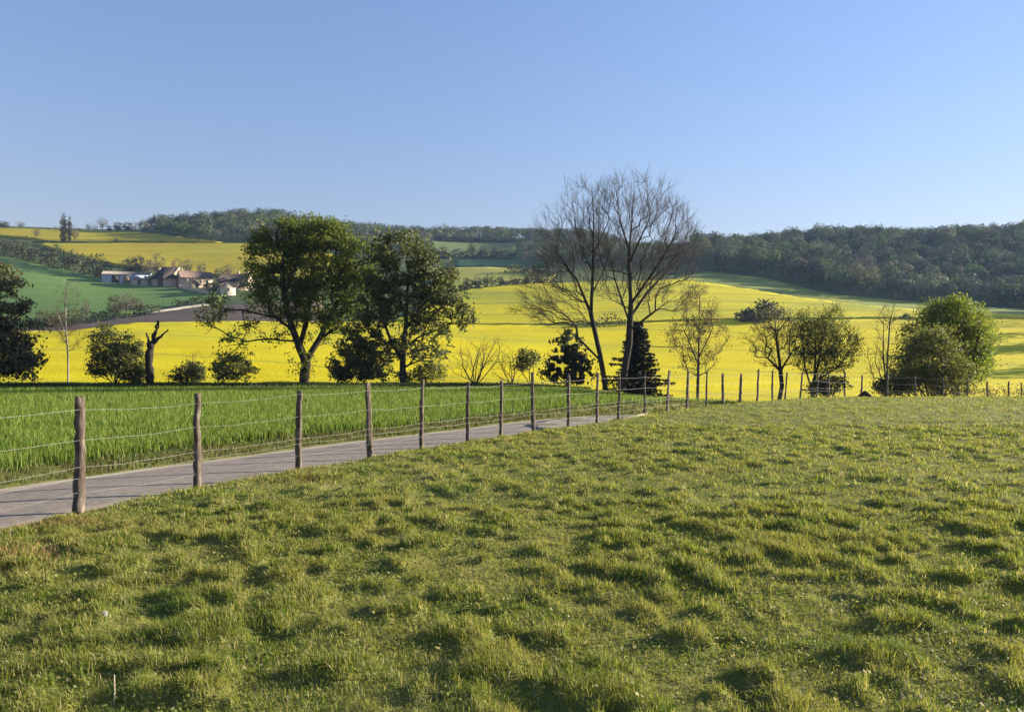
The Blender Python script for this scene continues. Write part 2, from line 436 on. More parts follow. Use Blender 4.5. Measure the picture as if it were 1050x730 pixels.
def road_mat():
    m, nt, out = mat_new('worn_asphalt')
    geo = N(nt, 'ShaderNodeNewGeometry'); at = N(nt, 'ShaderNodeAttribute', attribute_name='tint')
    f = noise(nt, geo.outputs['Position'], 60, 3, 0.7)
    col = ramp(nt, f, [(0.3, (0.13, 0.116, 0.102)), (0.6, (0.22, 0.196, 0.165)), (0.85, (0.33, 0.298, 0.255))])
    f2 = noise(nt, geo.outputs['Position'], 0.9, 5, 0.6)
    col = mix(nt, ramp(nt, f2, [(0.45, (0, 0, 0)), (0.7, (0.5,) * 3)]), col, (0.27, 0.24, 0.20))
    f4 = noise(nt, mapping(nt, geo.outputs['Position'], (1, 1, 1)), 14, 4, 0.75)
    col = mix(nt, ramp(nt, f4, [(0.50, (0, 0, 0)), (0.68, (0.8,) * 3)]), col, (0.36, 0.325, 0.275))
    f5 = noise(nt, geo.outputs['Position'], 7, 5, 0.7)
    col = mix(nt, ramp(nt, f5, [(0.54, (0, 0, 0)), (0.66, (0.7,) * 3)]), col, (0.10, 0.09, 0.08))
    sep = N(nt, 'ShaderNodeSeparateColor'); nt.links.new(at.outputs['Color'], sep.inputs[0])
    f3 = noise(nt, geo.outputs['Position'], 2.2, 5, 0.7)
    add = N(nt, 'ShaderNodeMath', operation='MULTIPLY_ADD'); nt.links.new(f3, add.inputs[0]); add.inputs[1].default_value = 0.6
    nt.links.new(sep.outputs[0], add.inputs[2])
    col = mix(nt, ramp(nt, add.outputs[0], [(0.62, (0, 0, 0)), (1.0, (0.9,) * 3)]), col, (0.40, 0.345, 0.26))     # gravel washed to the edges
    col = mix(nt, 1.0, col, (1.07, 1.0, 0.92), 'MULTIPLY')
    b = N(nt, 'ShaderNodeBsdfPrincipled', Roughness=0.9); b.inputs['Specular IOR Level'].default_value = 0.2
    nt.links.new(col, b.inputs['Base Color'])
    bp = N(nt, 'ShaderNodeBump', Strength=0.6, Distance=0.012); nt.links.new(noise(nt, geo.outputs['Position'], 45, 4, 0.7), bp.inputs['Height']); nt.links.new(bp.outputs[0], b.inputs['Normal'])
    nt.links.new(b.outputs[0], out.inputs[0])
    return m

def blade_mat(name, stops, patch, pscale, transl=0.4, p2=None):
    m, nt, out = mat_new(name)
    geo = N(nt, 'ShaderNodeNewGeometry')
    col = ramp(nt, geo.outputs['Random Per Island'], stops)
    f = noise(nt, geo.outputs['Position'], pscale, 4, 0.6)
    col = mix(nt, ramp(nt, f, [(0.42, (0, 0, 0)), (0.62, (0.75,) * 3)]), col, patch)
    if p2:
        f = noise(nt, geo.outputs['Position'], p2[1], 4, 0.6)
        col = mix(nt, ramp(nt, f, [(p2[2], (0, 0, 0)), (p2[3], (0.7,) * 3)]), col, p2[0])
    b = N(nt, 'ShaderNodeBsdfPrincipled', Roughness=0.6); b.inputs['Specular IOR Level'].default_value = 0.15
    nt.links.new(col, b.inputs['Base Color'])
    t = N(nt, 'ShaderNodeBsdfTranslucent'); nt.links.new(mix(nt, 1.0, col, (1.3, 1.3, 0.7), 'MULTIPLY'), t.inputs['Color'])
    mx = N(nt, 'ShaderNodeMixShader'); mx.inputs[0].default_value = transl
    nt.links.new(b.outputs[0], mx.inputs[1]); nt.links.new(t.outputs[0], mx.inputs[2]); nt.links.new(mx.outputs[0], out.inputs[0])
    return m

def wood_leaf_mat():
    """trees of the far woods: every tree has a hue of its own"""
    m, nt, out = mat_new('woodland_foliage')
    at = N(nt, 'ShaderNodeAttribute', attribute_name='tint')
    geo = N(nt, 'ShaderNodeNewGeometry')
    v = ramp(nt, geo.outputs['Random Per Island'], [(0, (0.7,) * 3), (1, (1.25,) * 3)])
    col = mix(nt, 1.0, at.outputs['Color'], v, 'MULTIPLY')
    b = N(nt, 'ShaderNodeBsdfPrincipled', Roughness=0.8); b.inputs['Specular IOR Level'].default_value = 0.1
    nt.links.new(col, b.inputs['Base Color'])
    t = N(nt, 'ShaderNodeBsdfTranslucent'); nt.links.new(col, t.inputs['Color'])
    mx = N(nt, 'ShaderNodeMixShader'); mx.inputs[0].default_value = 0.25
    nt.links.new(b.outputs[0], mx.inputs[1]); nt.links.new(t.outputs[0], mx.inputs[2]); nt.links.new(mx.outputs[0], out.inputs[0])
    return m

BK_DARK = bark_mat('dark_bark', (0.018, 0.014, 0.011), (0.06, 0.048, 0.038))
BK_GREY = bark_mat('grey_bark', (0.05, 0.041, 0.033), (0.14, 0.118, 0.098))
BK_ASH = bark_mat('ash_twigs', (0.045, 0.040, 0.035), (0.13, 0.118, 0.105))
BK_TWIG = bark_mat('brown_twigs', (0.05, 0.035, 0.026), (0.12, 0.085, 0.062))
BK_PALE = bark_mat('pale_birch_bark', (0.10, 0.085, 0.07), (0.42, 0.38, 0.33), 2.0)
LF_FRESH = foliage_mat('fresh_green_leaves', [(0, (0.06, 0.085, 0.014)), (0.5, (0.12, 0.155, 0.024)), (1, (0.20, 0.23, 0.04))], 0.5, 0.3, ((0.22, 0.23, 0.04), 0.5))
LF_OAK = foliage_mat('deep_green_leaves', [(0, (0.052, 0.076, 0.014)), (0.5, (0.10, 0.13, 0.024)), (1, (0.18, 0.205, 0.04))], 0.48, 0.3, ((0.16, 0.175, 0.034), 0.4))
LF_DARK = foliage_mat('dark_green_leaves', [(0, (0.040, 0.055, 0.018)), (0.5, (0.08, 0.095, 0.03)), (1, (0.17, 0.17, 0.068))], 0.38, 0.3, ((0.115, 0.112, 0.046), 0.4))
LF_OLIVE = foliage_mat('olive_leaves', [(0, (0.065, 0.076, 0.02)), (0.5, (0.135, 0.14, 0.042)), (1, (0.22, 0.21, 0.075))], 0.45, 0.6, ((0.14, 0.145, 0.04), 0.5))
LF_BUD = foliage_mat('brown_buds', [(0, (0.06, 0.045, 0.025)), (0.6, (0.11, 0.09, 0.045)), (1, (0.16, 0.13, 0.06))], 0.25)
LF_CONIF = foliage_mat('dark_needles', [(0, (0.008, 0.014, 0.008)), (0.6, (0.018, 0.026, 0.012)), (1, (0.04, 0.045, 0.022))], 0.1)
LF_EVERD = foliage_mat('yew_needles', [(0, (0.012, 0.020, 0.010)), (0.6, (0.030, 0.042, 0.018)), (1, (0.07, 0.08, 0.035))], 0.2)
LF_EVER = foliage_mat('evergreen_sprays', [(0, (0.045, 0.052, 0.020)), (0.55, (0.115, 0.115, 0.05)), (1, (0.30, 0.26, 0.145))], 0.4, 0.5, ((0.10, 0.09, 0.045), 0.4))
LF_HEDGE = foliage_mat('hedge_foliage', [(0, (0.026, 0.032, 0.013)), (0.5, (0.045, 0.050, 0.020)), (1, (0.08, 0.075, 0.036))], 0.25, 0.12, ((0.07, 0.085, 0.025), 0.5))
LF_FAR = foliage_mat('far_foliage', [(0, (0.05, 0.055, 0.022)), (0.5, (0.075, 0.075, 0.034)), (1, (0.11, 0.10, 0.05))], 0.25, 0.12, ((0.08, 0.09, 0.03), 0.5))
LF_FARB = foliage_mat('far_bare_twigs', [(0, (0.08, 0.065, 0.045)), (0.5, (0.12, 0.10, 0.07)), (1, (0.17, 0.14, 0.10))], 0.2)
M_WOODL = wood_leaf_mat()
M_GRASS = blade_mat('pasture_blades', [(0, (0.050, 0.085, 0.010)), (0.46, (0.145, 0.20, 0.022)), (0.74, (0.24, 0.25, 0.045)), (0.87, (0.38, 0.32, 0.14)), (1, (0.58, 0.50, 0.30))],
                    (0.27, 0.255, 0.075), 1.1, 0.4, p2=((0.070, 0.135, 0.018), 0.7, 0.56, 0.68))
M_WHEAT = blade_mat('wheat_blades', [(0, (0.040, 0.085, 0.010)), (0.5, (0.11, 0.18, 0.024)), (1, (0.25, 0.31, 0.065))], (0.15, 0.19, 0.035), 0.35, 0.35)
M_VERGE = blade_mat('verge_blades', [(0, (0.05, 0.075, 0.016)), (0.5, (0.09, 0.12, 0.026)), (0.8, (0.14, 0.14, 0.045)), (1, (0.24, 0.19, 0.09))], (0.10, 0.085, 0.035), 0.9, 0.35)
M_SHADE = blade_mat('shade_blades', [(0, (0.016, 0.034, 0.010)), (0.6, (0.028, 0.055, 0.014)), (1, (0.05, 0.08, 0.02))], (0.03, 0.05, 0.014), 0.5, 0.15)  # very dark greens, the shadow band under the trees put into the colour
M_DRY = blade_mat('dry_russet_blades', [(0, (0.14, 0.12, 0.03)), (0.5, (0.25, 0.16, 0.07)), (1, (0.36, 0.26, 0.13))], (0.2, 0.15, 0.05), 0.9, 0.35)

# ------------------------------------------------------------------ ground sheets
def build_ground():
    # base sheet to the horizon, under everything
    Ys = np.concatenate([[-400, -150, -60, -25, -8, 0], np.arange(4, 110, 3), np.arange(110, 760, 5), np.arange(770, 1300, 30), [1500, 1900, 2400]]).astype(float)
    us = np.linspace(-1.25, 1.25, 181)
    X = np.empty((len(Ys), len(us))); Y = np.repeat(Ys[:, None], len(us), 1)
    X = us[None, :] * (np.maximum(Y, 0) + 130 * np.exp(-np.maximum(Y, 0) / 60.0) + 0)
    X[Y < 0] = (us[None, :] * 320).repeat((Ys < 0).sum(), 0).ravel()
    Z = ground_z(X, Y) - 0.30 + 0.16 * smooth(80, 130, Y)
    V = np.stack([X, Y, Z], -1).reshape(-1, 3)
    o = link('ground', mesh_np('ground', V, grid_faces(len(Ys), len(us)), M_BASE, True))
    tag(o, 'olive green turf of the valley and hills under the fields', 'ground', kind='structure')

    # near turf with its tussocks, the bank and the verge
    Ys = np.concatenate([np.geomspace(0.9, 60, 330), np.linspace(61.5, 80, 14)])
    us = np.linspace(-0.86, 0.86, 431)
    Y = np.repeat(Ys[:, None], len(us), 1); X = us[None, :] * (Y + 3.0)
    s = fence_s(X, Y).reshape(X.shape)
    Z = ground_z(X, Y) + bumps(X, Y, s)
    road = (s > ROAD0 - 0.1) & (s < ROAD1 + 0.12)
    Z = np.where(road, Z - 0.05, Z)
    V = np.stack([X, Y, Z], -1).reshape(-1, 3)
    o = link('pasture', mesh_np('pasture', V, grid_faces(len(Ys), len(us)), M_PAST, True))
    tag(o, 'tussocky grazed pasture filling the front of the scene', 'pasture', kind='structure')

def fence_path(s_off, y0=-6, y1=46):
    T = np.gradient(FS, axis=0); T = unit(T); Nn = np.stack([-T[:, 1], T[:, 0]], 1)
    P = FS + Nn * s_off
    k = (FS[:, 1] > y0) & (FS[:, 1] < y1) & (FS[:, 0] < 30)
    return P[k]

def build_road():
    offs = np.linspace(ROAD0, ROAD1, 15)
    cols = []
    n = None
    for i, f in enumerate(offs):
        P = fence_path(f)
        if i in (0, len(offs) - 1):                       # ragged edges
            w = 0.10 * (fbm(P[:, 0] * 1.7, P[:, 1] * 1.7, 40 + i, 3) - 0.5) * 2
            P = fence_path(f) + 0 * w[:, None]
            P[:, 0] += w * 0.7; P[:, 1] -= w * 0.7
        cols.append(P)
    A = np.array(cols)                                   # [off, along, 2]
    X = A[..., 0]; Y = A[..., 1]
    t = (offs - ROAD0) / (ROAD1 - ROAD0)
    crown = (0.03 * (1 - (2 * t - 1) ** 2))[:, None]
    Z = base_z(X, Y) - (0.34 + 0.5 * smooth(24, 42, Y)) + crown + 0.012
    V = np.stack([X, Y, Z], -1).reshape(-1, 3)
    e = np.abs(2 * t - 1) ** 3
    tint = np.repeat(e[:, None], X.shape[1], 1).ravel()[:, None].repeat(3, 1)
    o = link('road', mesh_np('road', V, grid_faces(*X.shape), road_mat(), True, tint))
    tag(o, 'narrow grey country lane running beside the wire fence', 'road', kind='structure')

def pip(poly, x, y):
    inside = np.zeros(len(x), bool); n = len(poly)
    for i in range(n):
        x0, y0 = poly[i]; x1, y1 = poly[(i + 1) % n]
        c = (y0 > y) != (y1 > y)
        if y1 != y0:
            inside ^= c & (x < (x1 - x0) * (y - y0) / (y1 - y0) + x0)
    return inside

def resample(P, step):
    out = []
    for a, b in zip(P, np.roll(P, -1, 0)):
        n = max(1, int(np.linalg.norm(b - a) / step)); 
        for k in range(n): out.append(a + (b - a) * k / n)
    return np.array(out)

def sheet(name, poly, mat, label, cat, height=0.3, step=4.0, zfun=base_z, rough=0.0, seed=1, skirt=1.2, edge_noise=0.0):
    """a field: a plan outline draped on the terrain at crop height, closed at the sides by a skirt"""
    P = resample(np.asarray(poly, float), step)
    if edge_noise:
        P = P + edge_noise * (np.stack([fbm(P[:, 0] * .13, P[:, 1] * .13, seed, 3), fbm(P[:, 0] * .13 + 50, P[:, 1] * .13, seed + 1, 3)], 1) - 0.5) * 2
    lo = P.min(0); hi = P.max(0)
    gx, gy = np.meshgrid(np.arange(lo[0], hi[0], step), np.arange(lo[1], hi[1], step))
    gx = gx.ravel() + 0.31 * step * rng.uniform(-1, 1, gx.size); gy = gy.ravel() + 0.31 * step * rng.uniform(-1, 1, gy.size)
    k = pip(P, gx, gy)
    pts = np.concatenate([P, np.stack([gx[k], gy[k]], 1)])
    nb = len(P)
    vs, es, fs, *_ = delaunay_2d_cdt([Vector((float(a), float(b))) for a, b in pts], [(i, (i + 1) % nb) for i in range(nb)], [], 1, 1e-4)
    v = np.array([(a.x, a.y) for a in vs]); F = np.array([list(f) for f in fs])
    d = v[F[:, 1]] - v[F[:, 0]]; e = v[F[:, 2]] - v[F[:, 0]]
    flip = d[:, 0] * e[:, 1] - d[:, 1] * e[:, 0] < 0
    F[flip] = F[flip][:, ::-1]
    z = zfun(v[:, 0], v[:, 1]) + height
    if rough: z = z + rough * (fbm(v[:, 0] * 0.5, v[:, 1] * 0.5, seed, 3) - 0.5)
    V = np.column_stack([v, z])
    # skirt along boundary edges
    ed = np.concatenate([F[:, [0, 1]], F[:, [1, 2]], F[:, [2, 0]]])
    key = {}
    for a, b in ed: key[(int(a), int(b))] = 1
    bd = [(a, b) for (a, b) in key if (b, a) not in key]
    n0 = len(V); ids = {}; low = []
    for a, b in bd:
        for q in (a, b):
            if q not in ids: ids[q] = n0 + len(low); low.append(V[q] - (0, 0, height + skirt))
    faces = [F]
    if bd:
        V = np.concatenate([V, np.array(low)])
        faces.append(np.array([(b, a, ids[a], ids[b]) for a, b in bd]))
    o = link(name, mesh_np(name, V, faces, mat, True))
    tag(o, label, cat, kind='structure')
    return o

def upoly(pix, ymin=105):
    return [unproject(a, b, ymin)[:2] for a, b in pix]

RAPE_TOP_A = [(-260, 352), (-100, 347), (37, 343), (75, 343), (105, 338), (140, 334.5), (250, 333), (330, 334), (470, 336), (600, 337.5), (680, 334), (755, 332), (900, 331), (1050, 331), (1330, 333)]
def build_fields():
    bottom = [(1.10 * 112, 112), (0.6 * 108, 108), (0.2 * 104, 104), (-0.3 * 104, 104), (-1.0 * 104, 104)]
    A = upoly(RAPE_TOP_A) + bottom
    sheet('rapeseed_field', A, M_RAPE, 'bright yellow rapeseed field across the valley bottom behind the trees', 'field', 1.1, 3.0, rough=0.35)
    B = upoly([(400, 333.5), (470, 335), (600, 335.8), (680, 332), (755, 330), (900, 329), (1050, 329), (1330, 331), (1330, 328), (1050, 325.5), (960, 322), (900, 317), (830, 309), (770, 299), (715, 291), (690, 288.5), (640, 291), (560, 293), (500, 297), (470, 301), (440, 312)])
    sheet('rapeseed_field', B, M_RAPE3, 'yellow rapeseed field rising to the edge of the right hand wood', 'field', 1.1, 4.0, rough=0.35)
    sheet('green_shade_strip', upoly([(690, 288), (715, 290.3), (770, 298), (830, 308), (900, 316), (960, 321), (1050, 324.7), (1330, 327), (1330, 321), (1050, 318.5), (960, 312.5), (860, 304), (790, 287.5), (722, 279.5), (696, 284)]), M_SLOPE,
          'green strip coloured as shade between the right hand wood and the yellow field', 'field', 0.6, 4.0)  # strip added where the wood shades the field, shade put into its green
    C = upoly([(-260, 350.5), (37, 342.2), (75, 342.2), (105, 337), (140, 333.5), (250, 332), (330, 333), (330, 309), (260, 311), (215, 315), (175, 319), (150, 323), (100, 330), (40, 338), (-260, 344)])
    sheet('ploughed_field', C, M_PLOUGH, 'bare brown ploughed field above the left part of the yellow field', 'field', 0.25, 4.0, rough=0.3)
    E = upoly([(-260, 337), (40, 332), (100, 326), (150, 319), (180, 314), (225, 310), (232, 303), (205, 299), (190, 297), (150, 291), (100, 284.5), (60, 276), (40, 272), (0, 263), (-260, 248)])
    sheet('green_field', E, M_GREENF, 'smooth green cereal field on the slope below the farm', 'field', 0.3, 5.0)
    G2 = upoly([(40, 252), (70, 262), (100, 269), (125, 275), (160, 277), (220, 283), (300, 286), (370, 282), (340, 262), (270, 253), (240, 251.3), (130, 250.6), (38, 251)])
    sheet('rapeseed_field', G2, M_RAPE2, 'dull yellow rapeseed field on the hill directly above the farm', 'field', 1.1, 5.0, rough=0.35)
    G1 = upoly([(-260, 236), (0, 243), (35, 246.2), (120, 247.8), (200, 249.3), (228, 250.0), (195, 246), (165, 241.5), (130, 239), (60, 237), (0, 235.5), (-260, 229)])
    sheet('rapeseed_field', G1, M_RAPE2, 'narrow yellow rapeseed field along the left skyline', 'field', 1.1, 5.0, rough=0.35)
    sheet('hill_pasture', upoly([(440, 263), (525, 264), (530, 249), (440, 247)]), M_MEADOW, 'pale green hill pasture between woods on the middle hill', 'field', 0.3, 6.0)
    sheet('green_crop_field', upoly([(465, 274), (560, 274), (555, 266), (465, 267)]), M_DKGRN, 'dark green strip of crop below the middle hill pasture', 'field', 0.4, 6.0)
    sheet('yellow_meadow', upoly([(440, 299), (500, 296), (560, 292), (570, 282), (540, 277), (500, 274.6), (440, 276)]), M_MEADY, 'yellowish meadow above the hedge in the middle distance', 'field', 0.35, 5.0)
    sheet('farm_track', upoly([(150, 322.5), (172, 319), (190, 316), (225, 312), (225, 310.6), (190, 314.6), (172, 317.6), (150, 321)]), M_TRACK, 'pale farm track between the ploughed and green fields', 'track', 0.45, 3.0)

# ------------------------------------------------------------------ grass
def blades(name, X, Y, Z, H, W, lean, mat, g, seg=2, bend=(0.0, 0.0)):
    n = len(X)
    az = g.uniform(0, 2 * math.pi, n)
    side = np.stack([np.cos(az), np.sin(az), np.zeros(n)], 1) * (W / 2)[:, None]
    la = g.uniform(0, 2 * math.pi, n); lm = np.abs(g.normal(0, 1, n)) * lean * H
    off = np.stack([np.cos(la) * lm + bend[0] * H, np.sin(la) * lm + bend[1] * H, np.zeros(n)], 1)
    B = np.stack([X, Y, Z - 0.01], 1)
    up = np.stack([np.zeros(n), np.zeros(n), H], 1)
    if seg == 2:
        Mid = B + up * 0.6 + off * 0.35; Tip = B + up * np.clip(1 - 0.25 * lm / H, 0.4, 1)[:, None] + off
        V = np.stack([B - side, B + side, Mid + side * 0.75, Mid - side * 0.75, Tip], 1).reshape(-1, 3)
        b = np.arange(n)[:, None] * 5
        return V, [b + np.array([[0, 1, 2, 3]]), b + np.array([[3, 2, 4]])]
    Tip = B + up + off
    V = np.stack([B - side, B + side, Tip], 1).reshape(-1, 3)
    return V, [np.arange(3 * n).reshape(n, 3)]

def scatter(n, y0, y1, umax, g, power=1.0):
    """points in a wedge widening away from the camera, uniform per pixel row rather than per square metre"""
    t = g.uniform(0, 1, n)
    e = 2 - power
    Y = (y0 ** e + t * (y1 ** e - y0 ** e)) ** (1 / e) if e else y0 * (y1 / y0) ** t
    X = g.uniform(-umax, umax, n) * (Y + 1.2)
    return X, Y

def build_grass():
    g = np.random.default_rng(21)
    Vs = []; F4 = []; F3 = []; off = 0
    def put(V, Fs):
        nonlocal off
        Vs.append(V)
        for f in Fs: (F4 if f.shape[1] == 4 else F3).append(f + off)
        off += len(V)
    for (n, y0, y1, seg) in ((500000, 2.6, 9, 2), (320000, 9, 20, 2), (280000, 20, 50, 1)):
        X, Y = scatter(n, y0, y1, 0.74 if y0 > 9 else 0.86, g, 0.9)
        s = fence_s(X, Y)
        t = tuss(X, Y); pat = fbm(X * 0.9, Y * 0.9, 77, 3)
        keep = (s < 1.12 - 0.32 * vnoise(X * 3, Y * 3, 4)) & (g.uniform(size=n) < (0.66 + 0.35 * t + 0.3 * (pat - 0.5)) * (1 - pit_mask(X, Y)))
        X, Y, s, t, pat = X[keep], Y[keep], s[keep], t[keep], pat[keep]
        Z = ground_z(X, Y) + bumps(X, Y, s)
        H = (0.026 + 0.030 * t + 0.024 * pat) * g.uniform(0.5, 1.4, len(X))
        nearf = np.exp(-(s / 0.45) ** 2)
        H *= 1 + 0.1 * nearf
        W = np.maximum(0.0036, 0.00095 * Y) * g.uniform(0.7, 1.3, len(X))
        put(*blades('', X, Y, Z, H, W, 0.8, None, g, seg, (-0.12, -0.05)))
    X, Y = scatter(60000, 2.8, 13, 0.74, g, 0.8)
    s = fence_s(X, Y); k = (s < 0.4) & (fbm(X * 1.3, Y * 1.3, 91, 3) > 0.5); X, Y, s = X[k], Y[k], s[k]
    C = np.stack([X, Y, ground_z(X, Y) + bumps(X, Y, s) + g.uniform(0.008, 0.05, len(X))], 1)
    put(*(lambda v, f: (v, [f]))(*leaf_quads(C, 0.022, g, 0.9, 0.8)))
    me = mesh_np('pasture_grass', np.concatenate(Vs), [np.concatenate(F4), np.concatenate(F3)], M_GRASS)
    tag(link('pasture_grass', me), 'short tufted grass of the grazed pasture in front', 'grass', kind='stuff')

    # young wheat beyond the lane
    Vs = []; F4 = []; F3 = []; off = 0
    for (n, y0, y1, seg) in ((170000, 9, 24, 2), (250000, 24, 74, 1)):
        X, Y = scatter(n, y0, y1, 0.80, g, 0.9)
        s = fence_s(X, Y)
        lim = ROAD1 + 1.1 + 0.35 * vnoise(X * 0.8, Y * 0.8, 9)
        edge = wheat_far(X) + 0.8 * vnoise(X * .5, Y * 0.01, 6)
        k = (s > lim) & (Y < edge) & ~in_entrance(X, Y) & (g.uniform(size=n) < 0.93)
        X, Y = X[k], Y[k]
        Z = ground_z(X, Y)
        H = (0.24 + 0.12 * fbm(X * 0.35, Y * 0.35, 55, 3)) * g.uniform(0.65, 1.2, len(X))
        W = np.maximum(0.012, 0.0013 * Y) * g.uniform(0.7, 1.3, len(X))
        put(*blades('', X, Y, Z, H, W, 0.32, None, g, seg, (-0.05, 0)))
    me = mesh_np('wheat_crop', np.concatenate(Vs), [np.concatenate(F4), np.concatenate(F3)], M_WHEAT)
    tag(link('wheat_crop', me), 'dense young green wheat growing beyond the lane', 'crop', kind='stuff')

    # rough verge between lane and wheat, and the bank behind the far fence posts
    Vs = []; F4 = []; F3 = []; off = 0
    X, Y = scatter(420000, 9, 60, 0.80, g, 1.0)
    s = fence_s(X, Y)
    k = (s > ROAD1 + 0.08 + 0.25 * vnoise(X * 2, Y * 2, 14)) & ((s < ROAD1 + 1.6) | ((Y > 24) & (s < 26) & (X > 3))) & ~in_entrance(X, Y)
    k &= g.uniform(size=len(X)) < 0.35 + 0.9 * fbm(X * 0.8, Y * 0.8, 66, 3)
    X, Y, s = X[k], Y[k], s[k]
    Z = ground_z(X, Y) + bumps(X, Y, s)
    H = (0.05 + 0.16 * fbm(X * 0.9, Y * 0.9, 19, 3)) * g.uniform(0.5, 1.3, len(X))
    W = np.maximum(0.009, 0.0012 * Y) * g.uniform(0.7, 1.3, len(X))
    put(*blades('', X, Y, Z, H, W, 0.5, None, g, 2))
    me = mesh_np('verge_grass', np.concatenate(Vs), [np.concatenate(F4), np.concatenate(F3)], M_VERGE)
    tag(link('verge_grass', me), 'rough grass verge between the lane and the wheat', 'grass', kind='stuff')

    # tree row shade painted as a strip of dark blades along the wheat edge
    Vs = []; F4 = []; F3 = []; off = 0
    Y = g.uniform(55, 68, 100000); X = g.uniform(-0.80, 0.10, 100000) * (Y + 1)
    k = Y > wheat_far(X) - 1.6 * fbm(X * 0.25, 0 * X, 12, 3); X, Y = X[k], Y[k]
    H = (0.22 + 0.30 * fbm(X * 0.4, Y * 0.4, 29, 3)) * g.uniform(0.5, 1.2, len(X))
    put(*blades('', X, Y, ground_z(X, Y), H, np.full(len(X), 0.11), 0.35, None, g, 1))
    me = mesh_np('shade_margin', np.concatenate(Vs), [np.concatenate(F3)], M_SHADE)
    tag(link('shade_margin', me), 'dark blades painted as the shade along the foot of the tree row', 'nettles', kind='stuff')

    # russet dry growth at the left of the bank
    Vs = []; F4 = []; F3 = []; off = 0
    X = np.concatenate([g.normal(-4.5, .4, 2200), g.normal(-4.75, .35, 900), g.normal(-3.0, .3, 500), g.normal(0.2, 0.6, 500)])
    Y = np.concatenate([g.normal(6.4, .25, 2200), g.normal(7.9, .25, 900), g.normal(10.9, .25, 500), g.normal(16.2, .3, 500)])
    s = fence_s(X, Y); k = s < 0.6; X, Y, s = X[k], Y[k], s[k]
    Z = ground_z(X, Y) + bumps(X, Y, s)
    put(*blades('', X, Y, Z, g.uniform(0.04, 0.11, len(X)), g.uniform(0.004, 0.008, len(X)), 0.6, None, g, 2))
    me = mesh_np('dry_grass', np.concatenate(Vs), [np.concatenate(F4), np.concatenate(F3)], M_DRY)
    tag(link('dry_grass', me), 'russet dry grass patches on the bank by the fence', 'grass', kind='stuff')

def wheat_far(X):
    """far edge of the wheat, just in front of the row of trees"""
    return 57.5 - 0.04 * np.clip(X, -10, 200) - 0.55 * np.maximum(X - 4, 0)

ENT = None
def in_entrance(X, Y):
    return pip(ENT, X, Y)

def build_entrance():
    global ENT
    # gravel pull-in opening to the left off the lane
    P = []
    for px, py in ((540, 433.5), (556, 430.2), (572, 427), (600, 425.6), (640, 427.5), (655, 427), (664, 431), (650, 436), (610, 438), (560, 439)):
        y = (EYE + 0.22) * FPX / (py - 372); P.append(((px - 525) / FPX * y, y))
    ENT = np.array(P)
    Pn = resample(ENT, 0.4)
    z = lambda x, y: ground_z(x, y)
    o = sheet('field_entrance', ENT, M_GRAVEL, 'gravel pull-in opening off the lane into the wheat', 'track', 0.085, 0.35, zfun=z, rough=0.03, skirt=0.1)
    def wz(x, y): return ground_z(x, y)
    # soil sheet under the wheat
    lx = np.linspace(-75, 26, 30)
    far = [(x, float(wheat_far(np.array([x]))[0])) for x in lx[::-1]]
    near = [tuple(p) for p in fence_path(ROAD1 + 1.35, 0, 46)]
    near = [p for p in near if p[1] < 43]
    W = [(-75, near[0][1])] + near + far
    s = sheet('wheat_field', W, M_SOIL, 'field of young wheat between the lane and the tree row', 'field', 0.03, 1.6, zfun=wz, skirt=0.2)

